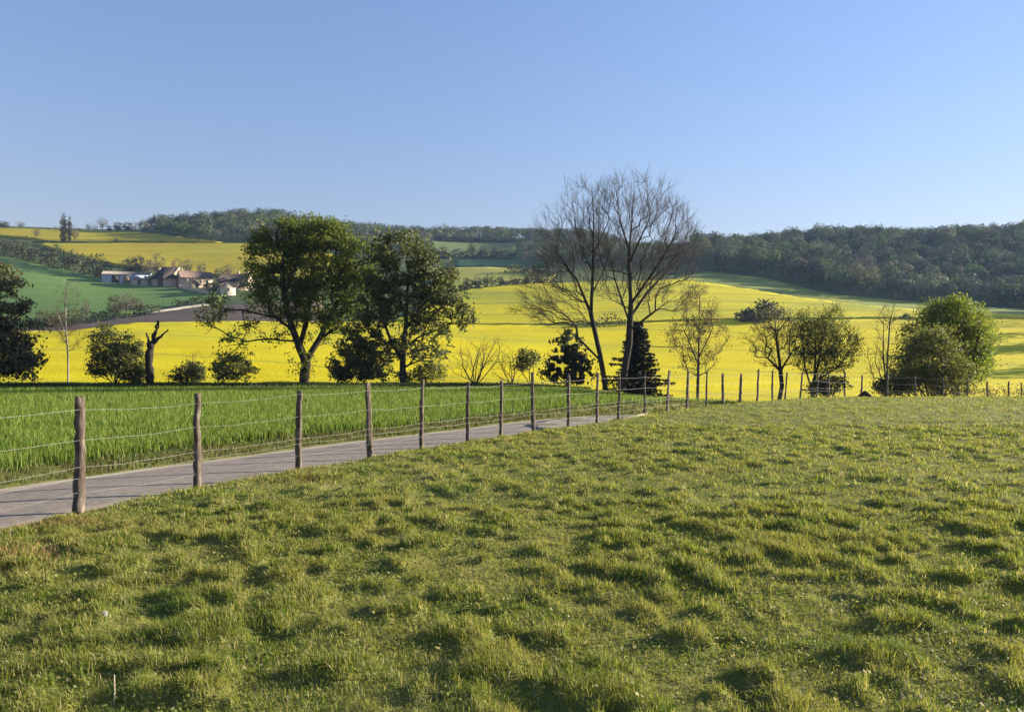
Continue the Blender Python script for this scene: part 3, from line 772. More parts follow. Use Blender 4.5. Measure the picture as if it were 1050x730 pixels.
# ------------------------------------------------------------------ fence
def build_fence():
    m_wood = None
    m, nt, out = mat_new('weathered_post_wood')
    tc = N(nt, 'ShaderNodeTexCoord')
    v = mapping(nt, tc.outputs['Object'], (14, 14, 1.6))
    f = noise(nt, v, 2.0, 6, 0.7)
    col = ramp(nt, f, [(0.30, (0.035, 0.026, 0.020)), (0.50, (0.10, 0.078, 0.06)), (0.66, (0.23, 0.19, 0.15)), (0.85, (0.45, 0.39, 0.32))])
    f2 = noise(nt, tc.outputs['Object'], 5.0, 4, 0.6)
    col = mix(nt, ramp(nt, f2, [(0.52, (0, 0, 0)), (0.66, (0.75,) * 3)]), col, (0.055, 0.036, 0.025))
    b = N(nt, 'ShaderNodeBsdfPrincipled', Roughness=0.85); b.inputs['Specular IOR Level'].default_value = 0.2
    nt.links.new(col, b.inputs['Base Color'])
    bp = N(nt, 'ShaderNodeBump', Strength=0.9, Distance=0.012); nt.links.new(f, bp.inputs['Height']); nt.links.new(bp.outputs[0], b.inputs['Normal'])
    nt.links.new(b.outputs[0], out.inputs[0])
    m_wood = m
    m_wire = plain_mat('galvanised_wire', (0.27, 0.255, 0.235), 0.6, 0.15, 20, 0.5, 0.2)
    root = empty('wire_fence', (FP[0][0], FP[0][1], gz(*FP[0])), 'strained wire fence on rough split wooden posts beside the lane', 'fence')
    org = np.array(root.location)
    g = np.random.default_rng(5)
    axes = []
    for (px, pb, pt, lean, d), (x, y) in zip(POSTS, FP):
        z0 = gz(x, y); s = d / FPX
        ztop = EYE + (372 - pt) * s
        h = max(ztop - z0, 0.95)
        L = lean * s
        r = (0.043 if d < 10 else 0.040) * g.uniform(0.8, 1.2)
        if d > 30: r *= 1.12
        ns, nr = 12, 17
        shape = 1 + 0.16 * g.normal(size=ns); shape = np.clip(shape, 0.72, 1.3)
        ph = g.uniform(0, 6)
        rows = []
        kink = g.normal(0, 0.0065, (nr, 2)); kink = np.cumsum(kink, 0) * 0.55; kink -= np.linspace(0, 1, nr)[:, None] * kink[-1]
        for i, t in enumerate(np.linspace(-0.18, 1, nr)):
            a = np.arange(ns) * 2 * math.pi / ns + ph + 0.15 * t
            rr = r * (1.15 - 0.25 * max(t, 0)) * shape * (1 + 0.10 * g.normal(size=ns)) * (1 + 0.035 * g.normal())
            c = np.array([L * t + kink[i, 0], kink[i, 1] + 0.02 * t * g.normal()])
            rows.append(np.stack([c[0] + rr * np.cos(a), c[1] + rr * np.sin(a), np.full(ns, t * h) + (0.03 * g.normal(size=ns) * (i == nr - 1) * 0.5)], 1))
        V = np.concatenate(rows + [rows[-1].mean(0)[None]])
        idx = np.arange(nr * ns).reshape(nr, ns); nx = np.roll(idx, -1, 1)
        F = np.stack([idx[:-1], nx[:-1], nx[1:], idx[1:]], -1).reshape(-1, 4)
        top = np.stack([idx[-1], nx[-1], np.full(ns, nr * ns)], 1)
        me = mesh_np('post', V, [F, top], m_wood, False)
        link('post', me, root, Vector((x - org[0], y - org[1], z0 - org[2])))
        axes.append((np.array([x, y, z0]), L, h, r))
    hs = np.array([a[2] for a in axes]); hs = np.convolve(np.pad(hs, 3, mode='edge'), np.ones(7) / 7, 'valid')
    for frac, hh in ((0.905, None), (0.655, None), (0.405, None), (0.33, None), (0.19, None)):
        polys = []
        pts = []
        p0 = np.array([-5.75, 4.4, gz(-5.75, 4.4)])
        anchors = [p0 + (0, 0, 1.3 * frac)]
        for (p, L, h, r) in axes:
            anchors.append(p + (L * frac + r * 0.2, -r * 1.08, hs[len(anchors) - 1] * frac + 0.008 * g.normal()))
        for a, b_ in zip(anchors[:-1], anchors[1:]):
            sag = 0.012 + 0.02 * g.random()
            for t in np.linspace(0, 1, 7)[:-1]:
                q = a + (b_ - a) * t; q = q + np.array([0, 0, -sag * 4 * t * (1 - t) + 0.004 * g.normal()])
                pts.append(q)
        pts.append(anchors[-1])
        pts = np.array(pts) - org
        rad = 0.0016 + 0.000042 * pts[:, 1]
        if frac < 0.25: rad = rad * 0.7
        V, F = tubes([(pts, rad)], 5)
        if frac > 0.3:                                   # barbs
            ex = []
            for k in range(0, len(pts) - 1):
                for t in (0.25, 0.75):
                    c = pts[k] * (1 - t) + pts[k + 1] * t; dv = unit(g.normal(size=3)) * 0.013
                    ex.append((np.array([c - dv, c + dv]), np.array([0.0016, 0.0016])))
            V2, F2 = tubes(ex, 3)
            F = [F, F2 + len(V)]; V = np.concatenate([V, V2])
        link('wire', mesh_np('wire', V, F, m_wire, True), root)

# ------------------------------------------------------------------ trees
class Skel:
    """branch skeleton: nodes with parents; radii follow the number of tips carried"""
    def __init__(self):
        self.P = []; self.par = []; self.plen = []
    def add(self, p, par):
        self.P.append(np.asarray(p, float)); self.par.append(par)
        self.plen.append(0.0 if par < 0 else self.plen[par] + float(np.linalg.norm(self.P[-1] - self.P[par])))
        return len(self.P) - 1
    def limb(self, pts, start=None, step=0.5):
        """a traced limb; starts at the nearest existing node"""
        pts = [np.asarray(p, float) for p in pts]
        if self.P:
            A = np.array(self.P); par = int(np.linalg.norm(A - pts[0], axis=1).argmin())
        else:
            par = self.add(pts[0], -1)
        prev = self.P[par]
        for q in pts[1:]:
            n = max(1, int(np.linalg.norm(q - prev) / step))
            for k in range(1, n + 1):
                par = self.add(prev + (q - prev) * k / n, par)
            prev = q
        return par

def tree_from(sk, tips, g, bf=0.35, step=0.5, wob=0.06, up=0.25, r_tip=0.01, expo=0.42, r_base=None, avoid=0):
    """joins the tips to the skeleton (short wood, short way to the root); returns branch polylines and tip data"""
    tips = np.asarray(tips)
    root = sk.P[0]
    order = np.argsort(np.linalg.norm(tips - root, axis=1) + g.normal(0, 0.3, len(tips)))
    tipnodes = []
    cap = 4000
    A = np.zeros((60000, 3)); L = np.zeros(60000); n = len(sk.P)
    A[:n] = sk.P; L[:n] = sk.plen
    lo = avoid
    for k in order:
        p = tips[k]
        d = np.linalg.norm(A[lo:n] - p, axis=1)
        above = np.maximum(A[lo:n, 2] - p[2], 0)
        cost = d + bf * L[lo:n] + 1.2 * above
        par = int(cost.argmin()) + lo
        a = A[par]; dist = d[par - lo]
        m = max(2, int(dist / step))
        # leave the parent upright-ish and bend outwards
        c = a + (p - a) * 0.5 + np.array([0, 0, up * dist * 0.5]) + g.normal(0, wob, 3) * dist
        for j in range(1, m + 1):
            t = j / m
            q = (1 - t) ** 2 * a + 2 * t * (1 - t) * c + t * t * p + (g.normal(0, wob * 0.25, 3) * dist if j < m else 0)
            par = sk.add(q, par); A[n] = q; L[n] = sk.plen[-1]; n += 1
        tipnodes.append(par)
    # weights
    w = np.zeros(n)
    par = np.array(sk.par)
    for t in tipnodes: w[t] += 1
    leafless = np.ones(n, bool); leafless[par[par >= 0]] = False
    w[leafless & (w == 0)] = 1
    for i in range(n - 1, 0, -1): w[par[i]] += w[i]
    rad = r_tip * np.maximum(w, 1) ** expo
    if r_base:
        sc = r_base / rad[0]; rad = r_tip + (rad - r_tip) * max((r_base - r_tip) / (rad[0] - r_tip + 1e-9), 0.05)
    # polylines: follow the heaviest child
    kids = [[] for _ in range(n)]
    for i in range(1, n): kids[par[i]].append(i)
    polys = []
    stack = [0]; start_par = {0: -1}
    P = np.array(sk.P)
    while stack:
        i = stack.pop(); chain = [i] if start_par[i] < 0 else [start_par[i], i]
        rr = [rad[i]] if start_par[i] < 0 else [min(rad[start_par[i]], rad[i] * 1.15), rad[i]]
        while kids[i]:
            ks = sorted(kids[i], key=lambda q: -w[q])
            for q in ks[1:]: stack.append(q); start_par[q] = i
            i = ks[0]; chain.append(i); rr.append(rad[i])
        if len(chain) > 1: polys.append((P[chain], np.array(rr)))
    tip_dirs = np.array([P[t] - P[par[t]] for t in tipnodes])
    return polys, P[tipnodes], unit(tip_dirs)

def split_poly(polys):
    thick = []; thin = []
    for p, r in polys:
        (thick if r[0] > 0.03 else thin).append((p, r))
    return thick, thin

def in_ell(n, ells, g, shell=0.5):
    """n points in a union of ellipsoids (cx,cy,cz,rx,ry,rz), thicker towards the outside"""
    vol = np.array([e[3] * e[4] * e[5] for e in ells]) ** 0.85; vol /= vol.sum()
    out = []
    for e, k in zip(ells, g.multinomial(n, vol)):
        d = rand_dirs(k, g); r = g.uniform(0, 1, k) ** (1 / (3 + 4 * shell))
        out.append(np.array(e[:3]) + d * r[:, None] * np.array(e[3:]))
    return np.concatenate(out)

class Frame:
    """photo pixels -> metres in the plane of a tree standing at depth Y"""
    def __init__(self, px, Y, py_base=None):
        self.x0 = (px - 525) / FPX * Y; self.Y = Y; self.z0 = gz(self.x0, Y)
        self.s = Y / FPX
    def pt(self, px, py, dy=0.0):
        return np.array([(px - 525) * self.s - self.x0, dy, EYE + (372 - py) * self.s - self.z0])
    def ell(self, px, py, rx, ry, depth=0.85, dy=0.0):
        c = self.pt(px, py, dy)
        return (c[0], c[1], c[2], rx * self.s, rx * self.s * depth, ry * self.s)
    @property
    def loc(self): return (self.x0, self.Y, self.z0 - 0.05)

def twig_fan(tipP, tipD, g, k, length, r, upw=0.5, spread=0.5, seg=3, wig=0.16):
    """slender twigs leaving each branch end"""
    n = len(tipP) * k
    P = np.repeat(tipP, k, 0); D = np.repeat(tipD, k, 0)
    D = unit(D + g.normal(0, spread, (n, 3)) + np.array([0, 0, upw]))
    L = length * g.uniform(0.5, 1.25, n)
    pts = [P]
    cur = P; d = D
    for i in range(1, seg):
        d = unit(d + g.normal(0, wig, (n, 3)) + np.array([0, 0, 0.14 * upw]))
        cur = cur + d * (L / (seg - 1))[:, None]; pts.append(cur)
    A = np.stack(pts, 1)
    rad = np.linspace(r, r * 0.45, seg)
    return [(A[i], rad) for i in range(n)], A

def finish_tree(name, loc, label, cat, polys, twigs, leaves, bark, leafmat, leaf_size, g, group=None, flat=0.0, aspect=0.55, droop=0.0, twigmat=None, crown_name='crown'):
    root = empty(name, loc, label, cat, group)
    thick, thin = split_poly(polys)
    V = np.zeros((0, 3)); Fs = []
    if thick:
        v, f = tubes(thick, 8); V = v; Fs.append(f)
    if thin and twigmat is None:
        v, f = tubes(thin, 4); Fs.append(f + len(V)); V = np.concatenate([V, v])
    if twigs and twigmat is None and leaves is not None:
        v, f = tubes(twigs, 3); Fs.append(f + len(V)); V = np.concatenate([V, v])
    if len(V):
        link('trunk', mesh_np('trunk', V, Fs, bark, True), root)
    if leaves is not None and len(leaves):
        v, f = leaf_quads(leaves, leaf_size, g, flat, aspect, droop)
        link(crown_name, mesh_np(crown_name, v, f, leafmat), root)
    else:
        allt = (thin if twigmat is not None else []) + list(twigs or [])
        if allt:
            v, f = tubes(allt, 3)
            link(crown_name, mesh_np(crown_name, v, f, twigmat or bark, True), root)
    return root

def ragged(ells, g, n=6, lo=0.22, hi=0.4):
    """adds small masses on the outside of the crown so that its outline is uneven"""
    out = list(ells)
    for e in ells:
        for d in rand_dirs(n, g):
            if d[2] > -0.5:
                k = g.uniform(lo, hi); out.append((e[0] + d[0] * e[3] * .95, e[1] + d[1] * e[4] * .95, e[2] + d[2] * e[5] * .95, e[3] * k, e[4] * k, e[5] * k * 1.1))
    return out

def leaves_round(C, per, rad, g, squash=0.7):
    n = len(C) * per
    return np.repeat(C, per, 0) + g.normal(0, 1, (n, 3)) * rad * np.array([1, 1, squash])

def bush(name, px, Y, pix_ells, label, cat, nt, per, leaf, mat, bark, seed, stems=5, group=None, clump=0.28, r_base=0.06, gap=0.0, bf=0.3, twig=0.25, flat=0.0, up=0.2, shell=0.5, aspect=0.55):
    g = np.random.default_rng(seed); fr = Frame(px, Y)
    ells = [fr.ell(*e) for e in pix_ells]
    for e in list(ells):
        for d in rand_dirs(7, g):
            if d[2] > -0.4:
                k = g.uniform(0.2, 0.5); ells.append((e[0] + d[0] * e[3] * .92, e[1] + d[1] * e[4] * .92, e[2] + d[2] * e[5] * .95, e[3] * k, e[4] * k, e[5] * k * 1.15))
    tips = in_ell(nt, ells, g, shell); tips[:, 2] = np.maximum(tips[:, 2], 0.15)
    sk = Skel(); sk.add((0, 0, -0.2), -1); sk.add((0, 0, 0.05), 0)
    for k in range(stems):
        t = tips[g.integers(len(tips))]
        a = np.array([0.12 * math.cos(k * 2.4) * stems ** .5, 0.12 * math.sin(k * 2.4) * stems ** .5, 0.1])
        sk.limb([sk.P[1], a + (t - a) * [0.3, 0.3, 0.4], a + (t - a) * [0.75, 0.75, 0.8]], step=0.35)
    polys, tp, td = tree_from(sk, tips, g, bf, 0.35, 0.08, up, 0.006, 0.4, r_base)
    tw, A = twig_fan(tp, td, g, 3, twig, 0.004, 0.3, 0.6, 3)
    lv = None
    if per:
        src = np.concatenate([tp, A[:, -1]]) if per > 4 else A[:, -1]
        lv = leaves_round(src, per, clump, g)
        if gap:
            k = vnoise(lv[:, 0] / gap + seed, lv[:, 2] / gap + 3, seed) > 0.30
            lv = lv[k]
        lv = lv[lv[:, 2] > 0.05]
    return finish_tree(name, fr.loc, label, cat, polys, tw, lv, bark, mat, leaf, g, group, flat, aspect)

def build_hero_trees():
    # ---- the big green tree left of centre
    g = np.random.default_rng(101); fr = Frame(314, 66)
    sk = Skel()
    P = lambda a, b, d=0.0: fr.pt(a, b, d)
    sk.limb([P(312, 397), P(312, 384), P(314, 372), P(318, 362)])
    sk.limb([P(314, 372), P(308, 355, -.3), P(302, 338, -.5), P(296, 318, -.6), P(292, 295, -.4), P(290, 262, 0)])
    sk.limb([P(318, 362), P(326, 348, .3), P(333, 333, .4), P(340, 318, .3), P(352, 300, 0), P(362, 280, 0)])
    sk.limb([P(312, 352), P(312, 330, .6), P(316, 305, .8), P(318, 275, .6), P(316, 245, .3)])
    sk.limb([P(300, 336, -.5), P(286, 326, -.8), P(270, 322, -1), P(252, 318, -1), P(236, 318, -.8), P(224, 322, -.6)])
    sk.limb([P(252, 318, -1), P(258, 340, -1.3), P(254, 352, -1.4), P(240, 365, -1.4)])
    sk.limb([P(340, 322, .3), P(356, 314, .8), P(372, 312, 1)])
    sk.limb([P(302, 340, -.5), P(292, 330, -2), P(280, 305, -2.6)])
    sk.limb([P(333, 333, .4), P(345, 322, 2.2), P(350, 300, 2.6)])
    ells = [fr.ell(312, 245, 34, 21), fr.ell(284, 262, 26, 28, .9, -.5), fr.ell(290, 300, 26, 28), fr.ell(330, 272, 36, 36), fr.ell(362, 266, 25, 25, .9, .4),
            fr.ell(365, 298, 22, 22), fr.ell(325, 312, 32, 20), fr.ell(274, 285, 18, 26), fr.ell(272, 248, 14, 12), fr.ell(222, 320, 15, 14, .8, -.6), fr.ell(216, 334, 7, 9, .8, -.6),
            fr.ell(250, 352, 14, 9, .8, -1.2), fr.ell(238, 366, 8, 6, .8, -1.3), fr.ell(268, 334, 12, 6, .7, -1), fr.ell(345, 236, 12, 8), fr.ell(385, 310, 10, 12), fr.ell(300, 328, 14, 9), fr.ell(346, 330, 20, 12), fr.ell(326, 344, 12, 9, .8, .8), fr.ell(288, 344, 9, 7, .8, -1), fr.ell(262, 312, 12, 9)]
    tips = in_ell(1250, ragged(ells, g), g, 0.5)
    polys, tp, td = tree_from(sk, tips, g, 0.32, 0.5, 0.05, 0.2, 0.010, 0.42, 0.42)
    tw, A = twig_fan(tp, td, g, 4, 0.6, 0.007, 0.2, 0.7, 3)
    lv = leaves_round(np.concatenate([tp, A[:, 1], A[:, -1]]), 4, 0.26, g, 0.8)
    epi = np.concatenate([P(310 + 8 * math.sin(i), 385 - i * 1.4, -.3)[None] for i in range(24)])
    lv = np.concatenate([lv, leaves_round(epi, 22, 0.38, g)])
    k = 0.6 * fbm(lv[:, 0] / 0.7, lv[:, 2] / 0.6, 5, 3) + 0.4 * fbm(lv[:, 0] / 2.2, lv[:, 2] / 1.6, 45, 2) + 0.25 * vnoise(lv[:, 1], lv[:, 2], 8) > 0.56
    lv = lv[k]
    finish_tree('broadleaf_tree', fr.loc, 'largest fresh green leafy tree with a low branch reaching left', 'tree', polys, tw, lv, BK_DARK, LF_OAK, 0.24, g)

    # ---- darker, more open tree beside it
    g = np.random.default_rng(102); fr = Frame(413, 64); sk = Skel(); P = lambda a, b, d=0.0: fr.pt(a, b, d)
    sk.limb([P(413, 398), P(413, 370), P(415, 345), P(417, 318), P(418, 290), P(417, 262)])
    sk.limb([P(413, 372), P(402, 350, -.5), P(395, 330, -.7), P(388, 305, -.7)])
    sk.limb([P(414, 355), P(428, 345, .5), P(445, 338, .9), P(462, 330, 1)])
    sk.limb([P(416, 335), P(430, 318, -.8), P(448, 300, -1.2)])
    sk.limb([P(416, 325), P(405, 300, .8), P(398, 275, 1)])
    sk.limb([P(414, 362), P(400, 352, 1.5), P(380, 335, 2)])
    ells = [fr.ell(414, 262, 27, 22), fr.ell(440, 282, 26, 26), fr.ell(396, 285, 22, 28), fr.ell(425, 302, 34, 24), fr.ell(452, 310, 26, 18), fr.ell(382, 322, 22, 22), fr.ell(470, 326, 16, 7), fr.ell(430, 340, 30, 13),
            fr.ell(372, 345, 18, 12), fr.ell(440, 362, 22, 10), fr.ell(395, 360, 20, 12)]
    tips = in_ell(760, ragged(ells, g), g, 0.5)
    polys, tp, td = tree_from(sk, tips, g, 0.3, 0.5, 0.05, 0.2, 0.010, 0.42, 0.26)
    tw, A = twig_fan(tp, td, g, 3, 0.6, 0.007, 0.2, 0.7, 3)
    lv = leaves_round(np.concatenate([tp, A[:, -1]]), 7, 0.24, g, 0.8)
    k = fbm(lv[:, 0] / 0.7, lv[:, 2] / 0.6, 15, 3) + 0.3 * vnoise(lv[:, 1], lv[:, 2], 8) > 0.56
    lv = lv[k]
    finish_tree('broadleaf_tree', fr.loc, 'dark open-crowned leafy tree right of the biggest green tree', 'tree', polys, tw, lv, BK_DARK, LF_DARK, 0.30, g)

    # ---- the two tall bare ashes
    def ash(px, Y, limbs, pix_ells, n, seed, label, r_base):
        g = np.random.default_rng(seed); fr = Frame(px, Y); sk = Skel()
        for i, L in enumerate(limbs):
            dy = 0 if i == 0 else g.normal(0, 1.6)
            sk.limb([fr.pt(a, b, dy * (k / max(1, len(L) - 1)) ** 0.7) for k, (a, b) in enumerate(L)], step=0.45)
        tips = in_ell(n, [fr.ell(*e) for e in pix_ells], g, 0.35)
        polys, tp, td = tree_from(sk, tips, g, 0.42, 0.6, 0.05, 0.22, 0.009, 0.50, r_base)
        out = unit(tp - np.array([0, 0, tp[:, 2].max() * 0.42]))
        tw, A = twig_fan(tp, unit(0.6 * td + 0.8 * out), g, 3, 1.2, 0.010, 0.25, 0.36, 4, 0.12)
        tw2, A2 = twig_fan(A[:, 1], unit(A[:, 2] - A[:, 1]), g, 1, 0.75, 0.008, 0.25, 0.5, 3, 0.12)
        return finish_tree('bare_ash_tree', fr.loc, label, 'tree', polys, list(tw) + list(tw2), None, BK_DARK, None, 0, g, twigmat=BK_ASH)
    ash(621, 60, [[(621, 400), (619, 385), (615, 362), (606, 321), (608, 280), (609, 228), (607, 190)],
                  [(615, 368), (594, 345), (573, 335), (543, 327)],
                  [(606, 321), (591, 287), (570, 259), (560, 230)],
                  [(608, 280), (590, 246), (582, 205)],
                  [(608, 262), (622, 230), (628, 200)],
                  [(610, 340), (596, 318), (575, 300), (552, 292)],
                  [(607, 300), (618, 280), (626, 258)]],
        [(600, 212, 26, 30), (575, 250, 26, 34), (592, 270, 34, 40), (556, 300, 26, 24), (545, 322, 20, 12), (615, 235, 20, 40), (580, 320, 26, 16), (562, 232, 14, 16)], 600, 201,
        'tall bare ash with a leaning left trunk and low left branches', 0.21)
    ash(639, 60, [[(638, 400), (641, 375), (645, 352), (647, 311), (645, 263), (649, 211), (651, 185)],
                  [(646, 330), (633, 284), (622, 230), (618, 198)],
                  [(647, 311), (673, 273), (693, 238), (712, 218)],
                  [(645, 335), (680, 311), (706, 294)],
                  [(643, 360), (659, 354), (690, 356), (712, 351)],
                  [(645, 270), (664, 225), (676, 192)],
                  [(646, 290), (684, 252), (698, 208)],
                  [(646, 325), (664, 300), (690, 272), (712, 250)],
                  [(645, 255), (636, 220), (634, 188)]],
        [(652, 205, 36, 26), (690, 238, 26, 32), (665, 250, 46, 50), (700, 268, 18, 28), (690, 300, 24, 20), (632, 240, 22, 44), (650, 290, 40, 26), (700, 345, 18, 8), (708, 252, 14, 22)], 860, 202,
        'tallest bare ash with an upright trunk in front of a dark conifer', 0.27)

    # ---- bare or budding smaller trees
    def small_bare(px, Y, pix_ells, n, seed, label, bark, twigmat, trunk, r_base, k=4, tl=0.6, name='bare_tree', buds=0, budmat=None, budsize=0.12, upw=0.4, group=None):
        g = np.random.default_rng(seed); fr = Frame(px, Y); sk = Skel()
        for L in trunk: sk.limb([fr.pt(a, b, 0 if i == 0 else g.normal(0, .3)) for i, (a, b) in enumerate(L)], step=0.4)
        tips = in_ell(n, [fr.ell(*e) for e in pix_ells], g, 0.35); tips[:, 2] = np.maximum(tips[:, 2], 0.3)
        polys, tp, td = tree_from(sk, tips, g, 0.35, 0.4, 0.05, 0.2, 0.007, 0.42, r_base)
        tw, A = twig_fan(tp, td, g, k, tl, 0.0065, upw, 0.45, 4)
        if buds:
            lv = leaves_round(A[:, 1:].reshape(-1, 3), buds, 0.12, g)
            return finish_tree(name, fr.loc, label, 'tree', polys, tw, lv, bark, budmat, budsize, g, group)
        return finish_tree(name, fr.loc, label, 'tree', polys, tw, None, bark, None, 0, g, twigmat=twigmat, group=group)

    small_bare(70, 66, [(70, 300, 11, 24), (66, 330, 14, 22), (74, 345, 11, 22)], 90, 301, 'slender bare birch with a pale trunk at the left', BK_PALE, BK_TWIG,
               [[(70, 396), (69, 365), (71, 340), (70, 312), (72, 290)], [(70, 345), (63, 332), (60, 312)], [(71, 330), (66, 300), (67, 284)]], 0.08, 7, 0.9, 'birch_tree')
    small_bare(30, 68, [(32, 370, 14, 16)], 45, 302, 'small leafless sapling between evergreen and pale birch', BK_TWIG, BK_TWIG, [[(33, 396), (34, 378), (34, 362)]], 0.05, 3, 0.5, 'sapling')
    small_bare(716, 54, [(716, 318, 20, 25), (705, 345, 20, 22), (730, 345, 16, 22), (716, 372, 18, 14)], 230, 303, 'light brown budding tree just right of the bare ashes', BK_TWIG, BK_TWIG,
               [[(715, 412), (715, 385), (716, 355), (716, 325), (718, 302)], [(715, 372), (704, 345), (698, 328)], [(716, 365), (728, 340), (734, 322)]], 0.11, 4, 0.55, 'budding_tree', 2, LF_BUD, 0.10)
    small_bare(797, 52, [(795, 335, 22, 22), (783, 350, 22, 17), (812, 340, 18, 22), (800, 365, 24, 12)], 260, 304, 'bare spreading tree left of the round leafing tree', BK_DARK, BK_TWIG,
               [[(798, 414), (800, 395), (799, 372), (796, 345), (794, 322)], [(799, 378), (782, 362), (770, 350)], [(800, 380), (814, 358), (820, 335)]], 0.15, 4, 0.6, 'bare_tree', 1, LF_BUD, 0.09)
    small_bare(836, 51, [(850, 335, 20, 20), (838, 350, 26, 22), (862, 355, 20, 20), (826, 345, 16, 24), (845, 372, 28, 14)], 420, 305, 'olive half-leafed tree fanning up behind the far fence posts', BK_DARK, None,
               [[(835, 414), (835, 398), (838, 372), (846, 345), (852, 320)], [(836, 398), (826, 375), (820, 345)], [(836, 396), (856, 376), (872, 358)], [(837, 388), (838, 350), (836, 328)]], 0.13, 4, 0.55, 'leafing_tree', 2, LF_OLIVE, 0.13)
    small_bare(908, 50, [(908, 345, 12, 30), (914, 318, 8, 20), (900, 372, 14, 18), (914, 375, 14, 16)], 150, 306, 'narrow bare multi-stemmed tree left of the dense bushes', BK_GREY, BK_TWIG,
               [[(908, 414), (907, 392), (909, 360), (912, 330), (914, 302)], [(907, 400), (902, 370), (898, 345)], [(908, 400), (916, 372), (920, 345)], [(908, 398), (905, 360), (906, 332)]], 0.10, 4, 0.6)

    # dead snag
    g = np.random.default_rng(310); fr = Frame(154, 65); P = fr.pt
    polys = []
    def pl(pts, r0, r1, n=9):
        pts = np.array(pts); t = np.linspace(0, 1, len(pts)); ti = np.linspace(0, 1, n)
        q = np.stack([np.interp(ti, t, pts[:, k]) for k in range(3)], 1); q[1:-1] += g.normal(0, 0.05, (n - 2, 3))
        rr = np.linspace(r0, r1, n) * g.uniform(0.8, 1.2, n); polys.append((q, rr))
    pl([P(154, 398), P(154, 385), P(153, 372), P(154, 358), P(155, 350)], 0.34, 0.25, 14)
    pl([P(154, 360), P(152, 348, .2), P(148, 340, .3)], 0.16, 0.05)
    pl([P(155, 358), P(158, 345), P(160, 336), P(162, 328)], 0.19, 0.07)
    pl([P(156, 352), P(165, 345, -.2), P(174, 337, -.3)], 0.17, 0.04)
    pl([P(157, 352), P(161, 341, -.2), P(164, 329, -.2)], 0.14, 0.05)
    root = empty('dead_tree', fr.loc, 'dead dark tree stump with jagged broken forks', 'dead tree')
    v, f = tubes(polys[:1], 10); link('trunk', mesh_np('trunk', v, f, BK_DARK, False), root)
    for p in polys[1:]:
        v, f = tubes([p], 7); link('limb', mesh_np('limb', v, f, BK_DARK, False), root)

    # ---- evergreen cut by the left edge
    g = np.random.default_rng(320); fr = Frame(-4, 60); sk = Skel(); P = fr.pt
    sk.limb([P(-4, 402), P(-4, 360), P(-2, 320), P(0, 285), P(4, 270)])
    ells = [fr.ell(3, 277, 6, 9), fr.ell(3, 294, 12, 14), fr.ell(4, 316, 19, 18), fr.ell(4, 342, 27, 18), fr.ell(2, 368, 32, 16), fr.ell(-16, 345, 22, 40), fr.ell(16, 291, 7, 4), fr.ell(24, 312, 8, 5), fr.ell(34, 338, 9, 5), fr.ell(34, 362, 10, 5), fr.ell(22, 380, 14, 7)]
    tips = in_ell(620, ragged(ells, g), g, 0.6)
    polys, tp, td = tree_from(sk, tips, g, 0.25, 0.5, 0.05, 0.1, 0.009, 0.42, 0.3)
    tw, A = twig_fan(tp, td, g, 3, 0.5, 0.007, -0.15, 0.6, 3)
    lv = leaves_round(np.concatenate([tp, A[:, -1]]), 9, 0.2, g, 0.6)
    k = fbm(lv[:, 0] / 0.8, lv[:, 2] / 0.5, 25, 3) + 0.2 * vnoise(lv[:, 1], lv[:, 2], 8) > 0.52
    finish_tree('evergreen_tree', fr.loc, 'dark ragged evergreen tree at the left edge', 'tree', polys, tw, lv[k], BK_DARK, LF_EVER, 0.28, g, droop=0.4)

    # ---- spruce behind the ash trunks
    def spruce(px, Y, ptop, halfw, label, seed, name='spruce_tree'):
        g = np.random.default_rng(seed); fr = Frame(px, Y); H = fr.pt(px, ptop)[2]; W = halfw * fr.s
        root = empty(name, fr.loc, label, 'tree')
        v, f = tubes([(np.array([[0, 0, -.2], [0.02, 0, H * .4], [0, 0.03, H * .75], [0, 0, H]]), np.array([.16, .12, .06, .015]))], 8)
        polys = []; C = []
        for z in np.arange(0.35, H * 0.97, 0.24):
            t = z / H; rad = W * (1 - t) ** 0.62 * g.uniform(0.75, 1.12)
            for a in np.arange(0, 2 * math.pi, 2 * math.pi / 8) + g.uniform(0, 6):
                a += g.normal(0, .2); L = rad * g.uniform(0.6, 1.12)
                d = np.array([math.cos(a), math.sin(a), 0])
                p = np.array([[0, 0, z], d * L * .5 + [0, 0, z - 0.10 * L], d * L + [0, 0, z - 0.12 * L + .1]])
                polys.append((p, np.array([.03, .02, .008])))
                m = int(34 * L) + 8; tt = g.uniform(0.15, 1.0, m)
                q = np.stack([np.interp(tt, [0, .5, 1], p[:, k]) for k in range(3)], 1)
                sd = np.array([-d[1], d[0], 0]); q += sd[None] * (g.normal(0, .16, m) * (1.25 - tt))[:, None] + np.array([0, 0, -1]) * np.abs(g.normal(0, .10, m))[:, None]
                C.append(q)
        v2, f2 = tubes(polys, 4)
        link('trunk', mesh_np('trunk', np.concatenate([v, v2]), [f, f2 + len(v)], BK_DARK, True), root)
        v, f = leaf_quads(np.concatenate(C), 0.30, g, 0.6, 0.45, 0.5)
        link('crown', mesh_np('crown', v, f, LF_CONIF), root)
    spruce(653, 62, 325, 38, 'dark drooping spruce behind the right ash trunk', 330)

    # ---- bushes of the tree row
    bush('leafy_bush', 119, 65, [(119, 360, 25, 24), (112, 375, 20, 14), (130, 372, 18, 18)], 'round upright leafy bush left of the dead stump', 'bush', 400, 7, 0.20, LF_DARK, BK_DARK, 401, 12, clump=0.2, gap=0.35, r_base=0.1)
    bush('leafy_bush', 144, 65.5, [(142, 384, 11, 8)], 'low dark undergrowth against the foot of the dead stump', 'bush', 60, 8, 0.2, LF_DARK, BK_DARK, 402, 4, clump=0.2)
